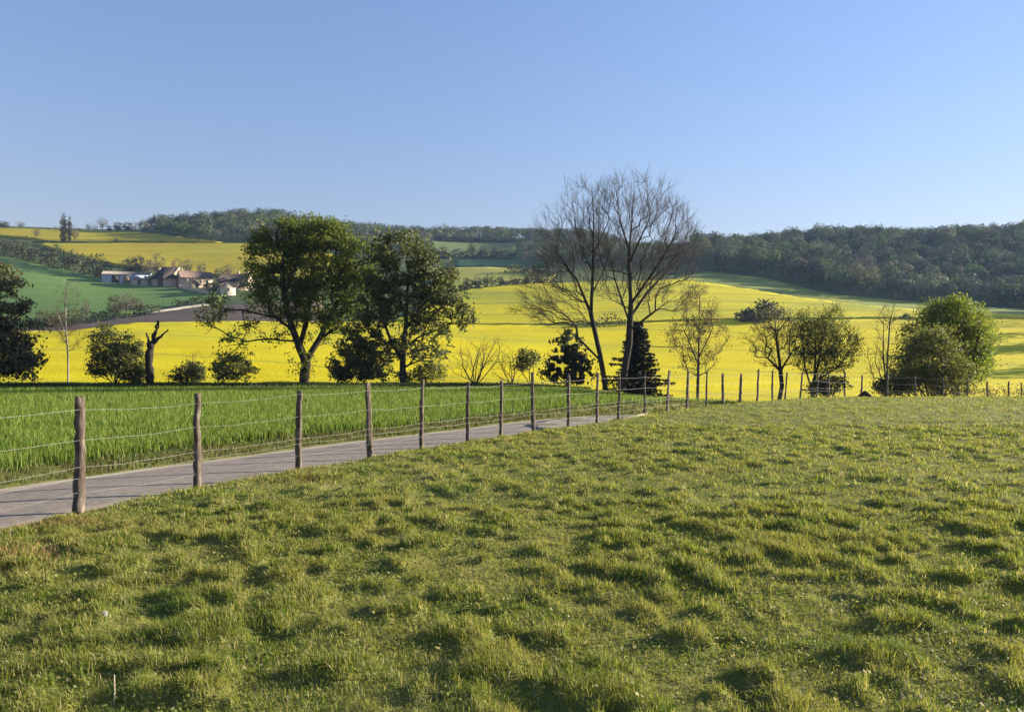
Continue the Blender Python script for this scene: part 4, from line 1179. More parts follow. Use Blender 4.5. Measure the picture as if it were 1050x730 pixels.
    bush('leafy_bush', 195, 65, [(192, 385, 15, 8), (198, 378, 8, 8)], 'low dark shrub midway between stump and big tree', 'bush', 90, 7, 0.22, LF_DARK, BK_DARK, 403, 6, clump=0.2, gap=0.4)
    bush('leafy_bush', 238, 64, [(238, 376, 18, 13), (226, 384, 10, 8), (250, 384, 12, 8)], 'loose mid-height shrub left of the big green tree', 'bush', 150, 6, 0.22, LF_OLIVE, BK_DARK, 404, 8, clump=0.22, gap=0.5)
    bush('leafy_bush', 364, 64.5, [(365, 372, 24, 18), (382, 378, 18, 12), (350, 382, 14, 10), (378, 350, 12, 12)], 'dense dark shrub between the two leafy trees', 'bush', 330, 8, 0.26, LF_DARK, BK_DARK, 405, 8, clump=0.24, gap=0.5)
    bush('leafy_bush', 441, 65, [(440, 383, 14, 9), (420, 386, 12, 7)], 'low olive shrub under the open-crowned tree', 'bush', 80, 6, 0.22, LF_OLIVE, BK_DARK, 406, 5, clump=0.22)
    bush('yew_bush', 581, 62, [(582, 376, 18, 18), (582, 354, 10, 14), (570, 382, 14, 9), (596, 380, 13, 12), (576, 362, 10, 12), (592, 364, 8, 10)], 'dark upright yew bush left of the ashes', 'bush', 330, 6, 0.24, LF_EVERD, BK_DARK, 407, 8, clump=0.24, gap=0.3)
    bush('leafy_bush', 544, 64, [(541, 366, 10, 7), (536, 374, 8, 6)], 'small dark leafy clump beside the yew', 'bush', 50, 7, 0.2, LF_DARK, BK_DARK, 408, 3, clump=0.2)
    bush('bare_bush', 487, 63, [(487, 366, 24, 20), (475, 372, 16, 14), (505, 366, 18, 16)], 'bare many-stemmed bush right of the open-crowned tree', 'bush', 170, 0, 0, None, BK_TWIG, 409, 14, twig=0.7, bf=0.5, r_base=0.12)
    bush('bare_bush', 525, 63, [(527, 374, 16, 14), (515, 380, 12, 10)], 'small bare thorny bush left of the yew', 'bush', 90, 0, 0, None, BK_TWIG, 410, 9, twig=0.6, bf=0.5, r_base=0.08)
    bush('bare_bush', 200, 66, [(198, 372, 12, 12)], 'wispy leafless shrub behind the low dark shrub', 'bush', 40, 0, 0, None, BK_TWIG, 411, 8, twig=0.6, bf=0.5, r_base=0.05)
    bush('leafy_bush', 958, 47, [(958, 372, 32, 28), (945, 390, 24, 20), (975, 388, 26, 22), (958, 352, 22, 14)], 'dense dark bush standing in front of a taller rounder one', 'bush', 700, 6, 0.15, LF_OLIVE, BK_DARK, 412, 16, clump=0.2, r_base=0.12, shell=0.3)
    bush('leafy_tree', 984, 54, [(978, 330, 30, 24), (998, 352, 22, 28), (990, 375, 26, 20), (950, 345, 22, 22), (972, 320, 20, 14)], 'tall rounded bright leafy tree behind the dense dark bush', 'tree', 800, 6, 0.17, LF_FRESH, BK_DARK, 413, 10, clump=0.24, r_base=0.2, shell=0.3)
    bush('leafy_bush', 852, 50, [(850, 396, 14, 8), (838, 400, 10, 6)], 'low dark growth at the foot of the half-leafed tree', 'bush', 90, 6, 0.16, LF_DARK, BK_DARK, 414, 5, clump=0.16)
    bush('leafy_bush', 914, 47, [(914, 398, 14, 8)], 'low dark growth at the foot of the narrow bare tree', 'bush', 80, 6, 0.16, LF_DARK, BK_DARK, 415, 5, clump=0.16)
    bush('bramble', 1030, 50, [(1030, 402, 22, 5), (1005, 404, 12, 4)], 'sprawling dry bramble along the far right fence posts', 'bush', 90, 2, 0.12, LF_BUD, BK_TWIG, 416, 8, clump=0.12, r_base=0.03)

# ------------------------------------------------------------------ far trees, hedges, woods
def far_proto(name, H, ells, n, per, leaf, mat, bark, seed, label, cat='tree', clump=0.6, trunk=0.22, flat=0.0):
    g = np.random.default_rng(seed); sk = Skel(); sk.limb([(0, 0, -.5), (0, 0, H * 0.3), (0.1, 0, H * 0.62)], step=1.0)
    tips = in_ell(n, ells, g, 0.5)
    polys, tp, td = tree_from(sk, tips, g, 0.3, 1.2, 0.05, 0.2, 0.03, 0.4, trunk)
    lv = leaves_round(tp, per, clump, g, 0.8)
    return finish_tree(name, (0, 0, 0), label, cat, polys, None, lv, bark, mat, leaf, g)

WOOD_TINTS = np.array([(0.0756, 0.0854, 0.0483), (0.0994, 0.1025, 0.0651), (0.0562, 0.0732, 0.0315), (0.0648, 0.0976, 0.0315), (0.0918, 0.1342, 0.0420), (0.0389, 0.0561, 0.0315), (0.1080, 0.1147, 0.0588)])
def wood(name, poly_xy, spacing, label, seed, hgt=(11, 17), per=170, tint_w=None, skip=None):
    """a far-off wood that reads as one mass: crowns, each of leafy sprays round a trunk"""
    g = np.random.default_rng(seed)
    P = np.array(poly_xy); lo = P.min(0); hi = P.max(0)
    gx, gy = np.meshgrid(np.arange(lo[0], hi[0], spacing), np.arange(lo[1], hi[1], spacing))
    gx = gx.ravel() + g.uniform(-.45, .45, gx.size) * spacing; gy = gy.ravel() + g.uniform(-.45, .45, gy.size) * spacing
    k = pip(P, gx, gy); gx = gx[k]; gy = gy[k]; gzv = base_z(gx, gy)
    C = []; T = []; trunks = []; NR = []
    kind = g.choice(len(WOOD_TINTS), len(gx), p=tint_w)
    for x, y, z, kd in zip(gx, gy, gzv, kind):
        h = g.uniform(*hgt) * (0.8 + 0.4 * vnoise(np.array([x / 40]), np.array([y / 40]), seed)[0]); rx = spacing * g.uniform(0.42, 0.68)
        m = int(per * g.uniform(0.7, 1.2))
        d = rand_dirs(m, g); d[:, 2] = np.abs(d[:, 2]) * 1.0 - 0.35 * (g.random(m) < 0.3)
        r = g.uniform(0.55, 1, m) ** 0.4
        lob = 1 + 0.25 * np.sin(d[:, 0] * 5 + x) * np.cos(d[:, 1] * 4 + y)
        c = np.array([x, y, z + h * 0.58]) + d * (r * lob)[:, None] * np.array([rx, rx, h * 0.42])
        low = g.random(m) < 0.16
        c[low, 2] = z + g.uniform(0.3, 0.6 * h, low.sum())
        C.append(c); NR.append(unit(d * [1, 1, 1.2])); T.append(np.repeat((WOOD_TINTS[kd] * g.uniform(0.75, 1.75))[None], m, 0))
        trunks.append((np.array([[x, y, z - 1], [x + g.normal(0, .3), y, z + h * .5], [x + g.normal(0, .6), y, z + h * .85]]), np.array([.22, .15, .05])))
    C = np.concatenate(C); T = np.concatenate(T)
    v, f = leaf_quads(C, 1.0, g, 0.0, 0.8, nrm=np.concatenate(NR), nw=1.3)
    me = mesh_np(name, v, f, M_WOODL, False, np.repeat(T, 4, 0))
    v2, f2 = tubes(trunks, 4)
    o = link(name, me); tag(o, label, 'wood', kind='stuff')
    t = link('trunks', mesh_np('trunks', v2, f2, BK_GREY, True), o); t['kind'] = 'stuff'
    return o

def hedge(px_line, height, width, label, seed, ymin=105, per_m=26, leaf=0.8, mat=None, name='hedge', hvar=0.45, group=None):
    """a field hedge along a line of pixels on the ground"""
    g = np.random.default_rng(seed)
    L = np.array([unproject(a, b, ymin) for a, b in px_line])
    seg = np.linalg.norm(np.diff(L[:, :2], axis=0), axis=1); t = np.concatenate([[0], np.cumsum(seg)]); tot = t[-1]
    n = int(per_m * tot)
    s = g.uniform(0, tot, n)
    x = np.interp(s, t, L[:, 0]); y = np.interp(s, t, L[:, 1])
    hh = height * (1 + hvar * (fbm(s / 5.0, 0 * s + seed, seed, 3) - 0.5) * 3.0); hh = np.maximum(hh, height * 0.35)
    a = g.uniform(0, math.pi, n); r = np.sqrt(g.uniform(0.25, 1, n))
    nx = g.normal(0, 1, n) * 0.4
    x = x + np.cos(a) * r * width * 0.5 + nx * 0.3; y = y + np.cos(a) * r * width * 0.5 * g.choice([-1, 1], n)
    z = base_z(x, y) + np.abs(np.sin(a)) * r * hh
    C = np.stack([x, y, z], 1)
    c0 = np.array([L[:, 0].mean(), L[:, 1].mean(), L[:, 2].min()])
    v, f = leaf_quads(C - c0, leaf, g, 0, 0.6)
    root = empty(name, c0, label, 'hedge', group)
    link('foliage', mesh_np('foliage', v, f, mat or LF_HEDGE), root)
    return root

def build_far():
    W_R = upoly([(722, 279), (790, 286), (860, 303.5), (960, 312), (1050, 318), (1330, 322)]) + [(0.98 * 640, 640), (0.62 * 620, 620), (0.42 * 660, 660), (0.25 * 640, 640), (0.235 * 560, 560), (0.24 * 460, 460)]
    wood('wood', W_R, 9.5, 'mixed brown and green wood covering the right hand hill', 501, (10, 15), 430, [.2, .18, .12, .17, .12, .09, .12])
    W_M = upoly([(545, 270), (600, 272), (660, 276), (722, 279)]) + [(0.23 * 470, 470), (0.24 * 640, 640), (0.1 * 800, 800), (0.0, 790), (-0.03 * 830, 830), (0.02 * 690, 690), (0.02 * 600, 600)]
    wood('wood', W_M, 9.5, 'dark grey wood on the ridge behind the bare ashes', 502, (8, 12), 200, [.3, .2, .1, .1, .05, .15, .1])
    W_L = upoly([(160, 240), (205, 248.5), (250, 249.5), (330, 256), (440, 268), (440, 247), (530, 248.5)]) + [(0.0, 830), (-0.08 * 840, 840), (-0.25 * 800, 800), (-0.44 * 720, 720), (-0.485 * 660, 660)]
    wood('wood', W_L, 9.5, 'dark wood along the left ridge above the upper rapeseed', 503, (8, 13), 220, [.25, .15, .12, .15, .08, .15, .1])

    W_X = [(0.735 * 268, 268), (1.02 * 250, 250), (1.05 * 330, 330), (0.80 * 334, 334), (0.73 * 318, 318)]
    wood('wood', W_X, 8.5, 'near end of the wood beyond the right side of the yellow field', 504, (20, 26), 220)

    # hedges of the far hill
    hedge([(-120, 250), (-40, 254), (0, 259), (30, 267), (60, 275), (90, 281.5), (112, 286)], 8.5, 5, 'tall overgrown hedge sloping along the top of the green field', 511, per_m=42, leaf=1.1, hvar=0.5)
    hedge([(28, 338), (60, 335), (100, 329), (140, 323), (165, 319.5)], 3.6, 4, 'scrubby hedge below the green field beside ploughed earth', 512, per_m=40, leaf=0.7)
    hedge([(178, 315), (200, 313), (235, 310)], 3.6, 4, 'short hedge on the bend of the farm track', 513, per_m=40, leaf=0.7)
    hedge([(34, 248.5), (80, 249.3), (130, 249.5), (200, 250)], 1.0, 2, 'thin dark hedge line between the two hill rapeseed fields', 514, per_m=18, leaf=0.8)
    hedge([(470, 297.5), (500, 295.6), (530, 293.8), (566, 292)], 4.4, 4, 'low hedge along the top of the yellow field', 515, per_m=30, leaf=0.9, hvar=0.7)
    hedge([(590, 338), (615, 338), (645, 337)], 4.5, 5, 'dark thicket in the rapeseed seen behind the ashes', 516, per_m=60, leaf=0.6)
    hedge([(650, 335.5), (755, 331.5), (900, 330.5), (1100, 330.5)], 0.9, 1.5, 'thin dark hedge line crossing the right rapeseed', 517, per_m=18, leaf=0.5, hvar=0.8)
    hedge([(440, 246.5), (480, 247.8), (530, 248.8)], 3.5, 5, 'dark hedge across the top of the middle hill pasture', 518, per_m=24, leaf=1.3)
    hedge([(445, 264.5), (490, 265), (530, 265.5)], 5, 6, 'hedge of dark bushes below the middle hill pasture', 519, per_m=30, leaf=1.3)
    hedge([(520, 280), (545, 281), (575, 284)], 3.5, 6, 'dark patch of scrub beside the yellowish meadow', 520, per_m=40, leaf=1.0)

    # prototypes
    E = lambda *a: a
    bare = far_proto('bare_tree', 11, [E(0, 0, 7.2, 3.6, 3.6, 3.6), E(1.4, .3, 5.4, 2.6, 2.6, 2.2), E(-1.5, -.3, 5.6, 2.6, 2.4, 2.4)], 70, 9, 0.55, LF_FARB, BK_TWIG, 601, 'x')
    leaf = far_proto('leafing_tree', 10, [E(0, 0, 6.2, 3.4, 3.4, 3.6), E(1.6, 0, 4.4, 2.4, 2.4, 2.4), E(-1.4, .5, 4.6, 2.6, 2.4, 2.4)], 80, 14, 0.7, LF_FAR, BK_GREY, 602, 'x')
    pop = far_proto('poplar_tree', 20, [E(0, 0, 5.5, 1.4, 1.4, 5), E(0, 0, 11, 1.6, 1.6, 6), E(0, 0, 16.5, 0.9, 0.9, 4)], 150, 12, 0.8, LF_FAR, BK_GREY, 603, 'x', clump=0.5)
    bsh = far_proto('bush', 4, [E(0, 0, 1.8, 2.6, 2.4, 2.0), E(1.2, 0, 1.2, 1.8, 1.8, 1.3)], 50, 14, 0.6, LF_HEDGE, BK_GREY, 604, 'x', 'bush', clump=0.5)
    protos = {'bare': (bare, 11.0), 'leaf': (leaf, 10.0), 'pop': (pop, 20.0), 'bush': (bsh, 4.0)}
    used = {}
    g = np.random.default_rng(77)
    def far(kind, px, py, hpx, label, wide=1.0, group=None, ymin=105, cat=None):
        src, H = protos[kind]
        p = unproject(px, py, ymin); h = hpx * p[1] / FPX; k = h / H
        if kind not in used:
            used[kind] = 1; o = src; o.location = p; o.rotation_euler = (0, 0, g.uniform(0, 6)); o.scale = (k * wide, k * wide, k); o['label'] = label
            if group: o['group'] = group
        else:
            o = copy_thing(src, p, g.uniform(0, 6), (k * wide, k * wide, k), label, group)
            if not group and 'group' in o: del o['group']
        return o
    far('pop', 65, 249.5, 30, 'tall poplar standing on the left skyline field', 1.15)
    far('pop', 71.5, 249.5, 27, 'second poplar grown against the tallest skyline poplar', 0.9)
    far('bare', 76.5, 250, 19, 'thin bare tree right beside the skyline poplars', 0.75)
    far('bare', 37, 246, 13, 'lone bare tree in the upper yellow field left of the poplars', 1.0)
    far('bush', 119, 249.5, 4, 'small lone bush on the line between the hill rapeseed fields', 1.0)
    GS = 'trees along the left skyline'
    far('bare', 105, 238.5, 16, 'tallest round bare tree on the left skyline', 1.0, GS)
    far('bare', 91, 238, 9, 'low bare tree on the skyline just right of the poplars', 1.1, GS)
    far('bare', 97, 238.3, 8, 'squat bare tree beside the tallest round skyline tree', 1.1, GS)
    far('leaf', 112, 238.6, 7, 'low leafy tree right of the tallest round skyline tree', 1.2, GS)
    far('leaf', 121, 238.8, 11, 'round dark tree at the left end of the ridge wood', 1.2, GS)
    far('leaf', 131, 239, 11, 'second round tree at the left end of the ridge wood', 1.3, GS)
    far('bare', 139, 239, 11, 'greyish tree where the ridge wood begins', 1.3, GS)
    far('leaf', 148, 239.3, 12, 'dark tree in front of the ridge wood beginning', 1.3, GS)
    far('bare', 21, 235.8, 9, 'greyish round tree at the far left of the skyline', 1.5, GS)
    far('leaf', 4, 235, 8, 'dark trees at the left end of the skyline', 2.0, GS)
    far('leaf', -8, 235, 8, 'dark tree cut by the left frame edge on the skyline', 2.0, GS)
    far('bush', 50, 236.6, 2.5, 'tiny bush on the skyline left of the poplars', 1.2, GS)
    far('bush', 81, 237.6, 3, 'tiny bush on the skyline right of the poplars', 1.6, GS)
    far('bare', 57, 236.8, 5, 'small bare tree on the skyline left of the poplars', 1.3, GS)
    # in the hedges
    far('leaf', 118, 327, 24, 'tallest tree in the scrubby hedge below the green field', 0.9)
    far('bare', 130, 325, 26, 'brownish tree in the hedge beside its tallest tree', 1.0)
    far('bare', 88, 331, 26, 'thin bare sapling rising from the scrubby hedge', 0.45)
    far('leaf', 60, 336, 18, 'dark tree in the hedge behind the pale birch', 1.0)
    far('leaf', 45, 338, 20, 'dark tree at the left end of the scrubby hedge', 1.1)
    far('leaf', 140, 323, 17, 'lower bushy tree at the right end of the scrubby hedge', 1.1)
    far('leaf', 78, 277, 17, 'pointed tree standing above the overgrown sloping hedge', 0.7)
    far('leaf', 68, 275, 14, 'small tree crowning the overgrown sloping hedge', 0.8)
    far('bush', 101, 283, 9, 'dark bush low in the overgrown hedge', 1.0)
    # round the farm
    GF = 'trees round the farm'
    far('bare', 127, 286, 20, 'brown bare tree behind the long shed', 1.0, GF)
    far('leaf', 143, 287, 25, 'full tree behind the right end of the long shed', 0.85, GF)
    far('bare', 160, 286, 27, 'largest bare tree left of the dark barn roof', 0.95, GF)
    far('bare', 152, 288, 22, 'bare tree squeezed between shed and barn', 0.8, GF)
    far('bare', 193, 285, 20, 'reddish bare tree behind the stone farmhouse', 1.0, GF, ymin=372)
    far('bare', 206, 285, 18, 'bare tree at the right end of the stone farmhouse', 1.0, GF, ymin=372)
    far('bare', 234, 288, 18, 'bare tree behind the cottage roofs', 1.0, GF, ymin=372)
    far('leaf', 211, 298, 12, 'green tree in front of the stone farmhouse', 0.8, GF)
    far('leaf', 250, 300, 20, 'leafy tree right of the cottage', 0.9, GF)
    far('leaf', 268, 300, 22, 'leafy tree behind the big green tree trunk', 0.9, GF)
    far('bush', 118, 288, 8, 'bush behind the left end of the long shed', 1.2, GF)
    far('bush', 157, 291, 9, 'dark bush between the lean-to and the barn', 1.3, GF)
    far('bush', 219, 300, 10, 'garden bush between farmhouse and outbuilding', 1.3, GF)
    far('leaf', 203, 297, 13, 'garden tree against the stone farmhouse wall', 0.9, GF)
    far('leaf', 225, 292, 17, 'tree between farmhouse and cottage', 0.9, GF)
    far('bare', 183, 287, 22, 'bare tree rising behind the barn gable', 1.0, GF, ymin=372)
    far('leaf', 135, 286, 22, 'leafy tree behind the middle of the long shed', 0.9, GF)
    # middle distance
    GM = 'trees in the hedge above the yellow field'
    for i, (px, py, h, kd, w, lab) in enumerate([(478, 297.5, 13, 'leaf', .8, 'leafy tree at the left end of the hedge above the yellow field'), (489, 296.5, 14, 'bare', 1.0, 'brown round tree second in the hedge above the yellow field'),
            (500, 295.8, 13, 'bare', 1.0, 'brown tree in the middle of the hedge above the yellow field'), (514, 295, 12, 'leaf', .7, 'dark upright bush in the hedge above the yellow field'),
            (527, 294.2, 12, 'bare', 1.1, 'pale brown tree in the hedge above the yellow field'), (540, 293.5, 10, 'leaf', 1.2, 'dark round bush in the hedge close to the ash branches'), (553, 293, 11, 'bare', 1.2, 'wide bare tree at the right end of that hedge')]):
        far(kd, px, py, h, lab, w, GM)
    far('leaf', 461, 282, 14, 'rounded tree beside the open-crowned tree above the meadow', 1.3)
    far('leaf', 484, 264, 15, 'pale blossoming tree at the foot of the hill pasture', 0.9)
    far('leaf', 495, 264.5, 12, 'dark tree at the foot of the hill pasture', 1.1)
    far('leaf', 455, 263.5, 11, 'dark tree at the left end of the hill pasture', 1.1)
    far('leaf', 508, 263, 9, 'low tree halfway along the hill pasture foot', 1.4)
    far('bare', 455, 246, 17, 'tall bare tree rising above the middle ridge', 1.0)
    far('bare', 466, 246, 15, 'bare tree beside the tallest one on the middle ridge', 1.0)
    far('bush', 784, 333, 24, 'large dark bush alone in the right rapeseed field', 1.1)
    far('bush', 767, 333, 16, 'lower dark bush joined to the large one in the rapeseed', 1.2)
    far('bare', 798, 333, 22, 'brown thorn bush right of the large dark one in the rapeseed', 1.0)
    far('bush', 930, 331, 9, 'small dark bush on the thin hedge line of the rapeseed', 1.2)
    # trees beyond the right edge whose shadows cross the field
    for i, (X, Y, h) in enumerate([(152, 168, 18), (168, 178, 20), (150, 196, 17), (172, 205, 19), (140, 150, 15), (185, 225, 18)]):
        k = h / 10.0
        copy_thing(leaf, (X, Y, float(base_z(np.array([X]), np.array([Y]))[0]) - .2), i * 1.3, (k * .8, k * .8, k), 'leafy tree standing beyond the right end of the yellow field', 'trees beyond the right edge')

# ------------------------------------------------------------------ farm
def box_v(x0, x1, y0, y1, z0, z1):
    return np.array([[x0, y0, z0], [x1, y0, z0], [x1, y1, z0], [x0, y1, z0], [x0, y0, z1], [x1, y0, z1], [x1, y1, z1], [x0, y1, z1]], float)
BOX_F = np.array([[0, 3, 2, 1], [4, 5, 6, 7], [0, 1, 5, 4], [1, 2, 6, 5], [2, 3, 7, 6], [3, 0, 4, 7]])

def boxes(name, bl, mat, parent):
    V = np.concatenate([box_v(*b) for b in bl]); F = np.concatenate([BOX_F + 8 * i for i in range(len(bl))])
    return link(name, mesh_np(name, V, F, mat), parent)

def gabled(parent, L, W, H, RH, wall, roof, over=0.35, hip=0.0, th=0.22):
    """walls with gables at +-x and a pitched roof along x"""
    x, y = L / 2, W / 2
    V = np.array([[-x, -y, -1.5], [x, -y, -1.5], [x, y, -1.5], [-x, y, -1.5], [-x, -y, H], [x, -y, H], [x, y, H], [-x, y, H], [-x, 0, H + RH], [x, 0, H + RH]], float)
    link('wall', mesh_np('wall', V, [np.array([[0, 1, 5, 4], [2, 3, 7, 6]]), np.array([[1, 2, 6, 9, 5], [3, 0, 4, 8, 7]])], wall), parent)
    k = RH / y
    xo = x + over; yo = y + over; ze = H - over * k + .06
    hx = xo - hip
    top = np.array([[-xo, -yo, ze], [xo, -yo, ze], [hx, 0, H + RH + .06], [-hx, 0, H + RH + .06], [-xo, yo, ze], [xo, yo, ze]])
    V = np.concatenate([top, top + [0, 0, th]])
    q = np.array([[0, 1, 2, 3], [5, 4, 3, 2], [6, 7, 8, 9], [11, 10, 9, 8], [1, 0, 6, 7], [4, 5, 11, 10]])
    t = []
    if hip:
        t = np.array([[1, 5, 2], [4, 0, 3], [7, 11, 8], [10, 6, 9]])
    q2 = np.array([[1, 5, 11, 7], [4, 0, 6, 10]]) if hip else np.array([[0, 3, 9, 6], [3, 4, 10, 9], [1, 7, 8, 2], [2, 8, 11, 5]])
    return link('roof', mesh_np('roof', V, [np.concatenate([q, q2])] + ([t] if len(t) else []), roof), parent)

def build_farm():
    stone = plain_mat('pale_stone_wall', (0.40, 0.32, 0.24), 0.9, 0.3, 0.9)
    render_w = plain_mat('cream_render', (0.40, 0.36, 0.30), 0.9, 0.1, 0.5)
    tile_d = plain_mat('dark_roof_tiles', (0.055, 0.042, 0.038), 0.9, 0.35, 1.2, 0.15)
    tile_r = plain_mat('faded_red_tiles', (0.17, 0.115, 0.09), 0.9, 0.3, 1.2, 0.15)
    sheet_b = plain_mat('blue_grey_cladding', (0.30, 0.36, 0.46), 0.6, 0.1, 0.4)
    roof_g = plain_mat('fibre_cement_roof', (0.22, 0.18, 0.15), 0.8, 0.2, 0.6)
    glass = plain_mat('dark_window', (0.03, 0.035, 0.04), 0.2, 0.1, 1, 0.6)
    door = plain_mat('dark_door', (0.06, 0.045, 0.035), 0.7, 0.2, 1)
    brick = plain_mat('chimney_brick', (0.32, 0.24, 0.19), 0.9, 0.2, 2)
    def at(px, py): return unproject(px, py)
    # long shed
    p = at(131, 290); s = p[1] / FPX
    o = empty('farm_shed', p, 'long low blue-grey shed at the left of the farm', 'shed', rz=R(16))
    L = 44 * s
    gabled(o, L, 9, 3.4, 1.7, sheet_b, roof_g, 0.3)
    boxes('door', [(-L * .30, -L * .30 + 3.4, -4.62, -4.5, -.5, 2.9)], door, o)
    boxes('door', [(-L * .06, -L * .06 + 3.2, -4.62, -4.5, -.5, 2.8)], plain_mat('brown_boarding', (0.22, 0.15, 0.10), 0.8), o)
    # low lean-to
    p = at(147, 292)
    o = empty('lean_to', p + [0, -2, 0], 'low pale-walled lean-to at the right end of the shed', 'shed', rz=R(10))
    gabled(o, 15 * s, 5, 1.9, 0.9, render_w, roof_g, 0.25)
    boxes('door', [(-1, 0.4, -2.6, -2.5, -.5, 1.7)], door, o)
    # dark barn
    p = at(174, 293); s = p[1] / FPX
    o = empty('barn', p, 'barn with a big steep dark tiled roof', 'barn', rz=R(-20))
    gabled(o, 25 * s, 11, 3.2, 5.6, stone, tile_d, 0.5, hip=2.0)
    boxes('door', [(-2, 1.4, -5.62, -5.5, -.5, 2.7)], door, o)
    # stone farmhouse with its long wall to the sun
    p = at(196, 295)
    o = empty('farmhouse', p + [0, 4, 0], 'pale stone farmhouse beside the dark-roofed barn', 'house', rz=R(38))
    L = 14.5
    gabled(o, L, 8, 4.6, 3.4, stone, tile_r, 0.4)
    for k in range(4):
        f = boxes('window', [(-L * .36 + k * 3.2, -L * .36 + k * 3.2 + 1.0, -4.08, -4.0, 2.6, 3.9)], render_w, o)
        boxes('pane', [(-L * .36 + k * 3.2 + .1, -L * .36 + k * 3.2 + .9, -4.12, -4.085, 2.7, 3.8)], glass, f)
    boxes('door', [(-.5, .6, -4.08, -4.0, -.5, 2.1)], door, o)
    boxes('window', [(L / 2, L / 2 + .08, -.6, .6, 3, 4.3)], glass, o)
    boxes('chimney', [(-L * .45, -L * .45 + .9, -.5, .5, 7, 9.3)], brick, o)
    # cottage with dark roof
    p = at(238, 298); s = p[1] / FPX
    o = empty('cottage', p + [0, 5, 0], 'cottage with a dark slate roof and end chimneys', 'house', rz=R(-8))
    L = 31 * s
    gabled(o, L, 8, 4.4, 3.6, stone, tile_d, 0.4)
    boxes('chimney', [(L * .46 - .9, L * .46, -.5, .5, 7.2, 9.6)], brick, o)
    boxes('chimney', [(L * .12 - .9, L * .12, -.5, .5, 7.4, 9.4)], brick, o)
    for k in range(3):
        f = boxes('window', [(-L * .35 + k * 4, -L * .35 + k * 4 + 1, -4.08, -4.0, 1.2, 2.5)], render_w, o)
        boxes('pane', [(-L * .35 + k * 4 + .1, -L * .35 + k * 4 + .9, -4.12, -4.085, 1.3, 2.4)], glass, f)
    # outbuilding in front
    p = at(233, 302)
    o = empty('outbuilding', p + [0, -1, 0], 'small outbuilding with a faded red roof and white gable', 'outbuilding', rz=R(-58))
    gabled(o, 8.5, 6, 3.0, 2.3, render_w, tile_r, 0.3)
    boxes('door', [(-1, 1, -3.1, -3.0, -.5, 2.2)], door, o)
    boxes('window', [(4.25, 4.33, -.5, .5, 1.2, 2.2)], glass, o)
    # yard wall
    A = at(184, 296); B = at(214, 302)
    d = B - A; Lw = float(np.linalg.norm(d[:2]))
    g = np.random.default_rng(3); n = 30
    t = np.linspace(0, 1, n)
    o = empty('yard_wall', A, 'low stone yard wall below the farmhouse', 'wall')
    P = A + d * t[:, None]; P[:, 2] = base_z(P[:, 0], P[:, 1])
    P = P - A
    h = 1.5 + 0.15 * g.normal(size=n)
    V = np.concatenate([P + [0, -.25, -.5], P + [0, .25, -.5], P + np.stack([0 * h, 0 * h + .22, h], 1), P + np.stack([0 * h, 0 * h - .22, h], 1)])
    i = np.arange(n - 1)
    F = np.concatenate([np.stack([i + a * n, i + 1 + a * n, i + 1 + b * n, i + b * n], 1) for a, b in ((0, 3), (3, 2), (2, 1))])
    link('stonework', mesh_np('stonework', V, F, stone), o)

# ------------------------------------------------------------------ small things on the pasture
def build_small():
    g = np.random.default_rng(9)
    soil = plain_mat('molehill_soil', (0.035, 0.025, 0.018), 0.95, 0.4, 9, 0.1)
    x, y = (887 - 525) / FPX * 39.5, 39.5
    n = 24; rows = []
    for i, t in enumerate(np.linspace(0, 1, 8)):
        a = np.arange(n) * 2 * math.pi / n
        r = 0.36 * (1 - t) ** 0.8 * (1 + 0.12 * g.normal(size=n)); rows.append(np.stack([r * np.cos(a), r * np.sin(a), np.full(n, 0.30 * t) + 0.015 * g.normal(size=n)], 1))
    V = np.concatenate(rows); o = link('molehill', mesh_np('molehill', V, [np.concatenate([np.stack([np.arange(n) + k * n, (np.arange(n) + 1) % n + k * n, (np.arange(n) + 1) % n + (k + 1) * n, np.arange(n) + (k + 1) * n], 1) for k in range(7)])], soil))
    s = fence_s(np.array([x]), np.array([y])); o.location = (x, y, gz(x, y) + float(bumps(np.array([x]), np.array([y]), s)[0]) + 0.03)
    tag(o, 'small dark molehill near the dense bush on the crest', 'molehill')
    # dandelion clocks
    white = plain_mat('dandelion_down', (0.72, 0.70, 0.66), 0.9, 0.05, 30, 0.1)
    green = plain_mat('dandelion_stalk', (0.12, 0.17, 0.05), 0.7, 0.2, 30, 0.2)
    spots = [(109, 651, 'dandelion clock in the left foreground below the russet grass')]
    for px, py, lab in spots:
        y = EYE * FPX / (py - 372); x = (px - 525) / FPX * y
        s = fence_s(np.array([x]), np.array([y])); z = gz(x, y) + float(bumps(np.array([x]), np.array([y]), s)[0])
        o = empty('dandelion_clock', (x, y, z), lab, 'dandelion')
        h = g.uniform(0.10, 0.14)
        v, f = tubes([(np.array([[0, 0, 0], [.004, 0, h * .5], [0, .004, h]]), np.array([.0025, .002, .002]))], 6)
        link('stalk', mesh_np('stalk', v, f, green, True), o)
        d = rand_dirs(160, g); sp = [(np.array([[0, 0, h + .005], [0, 0, h + .005] + q * .016]), np.array([.0006, .0012])) for q in d]
        v, f = tubes(sp, 3); link('seed_head', mesh_np('seed_head', v, f, white), o)
    # a dry stalk
    y = EYE * FPX / (722 - 372); x = (118 - 525) / FPX * y
    z = gz(x, y)
    o = empty('dry_stalk', (x, y, z), 'single dry upright stalk in the bottom left grass', 'stalk')
    v, f = tubes([(np.array([[0, 0, -.02], [.005, 0, .07], [.003, 0, .15]]), np.array([.004, .0035, .0025]))], 6)
    link('stem', mesh_np('stem', v, f, plain_mat('dry_straw', (0.42, 0.36, 0.24), 0.8, 0.15, 20), True), o)

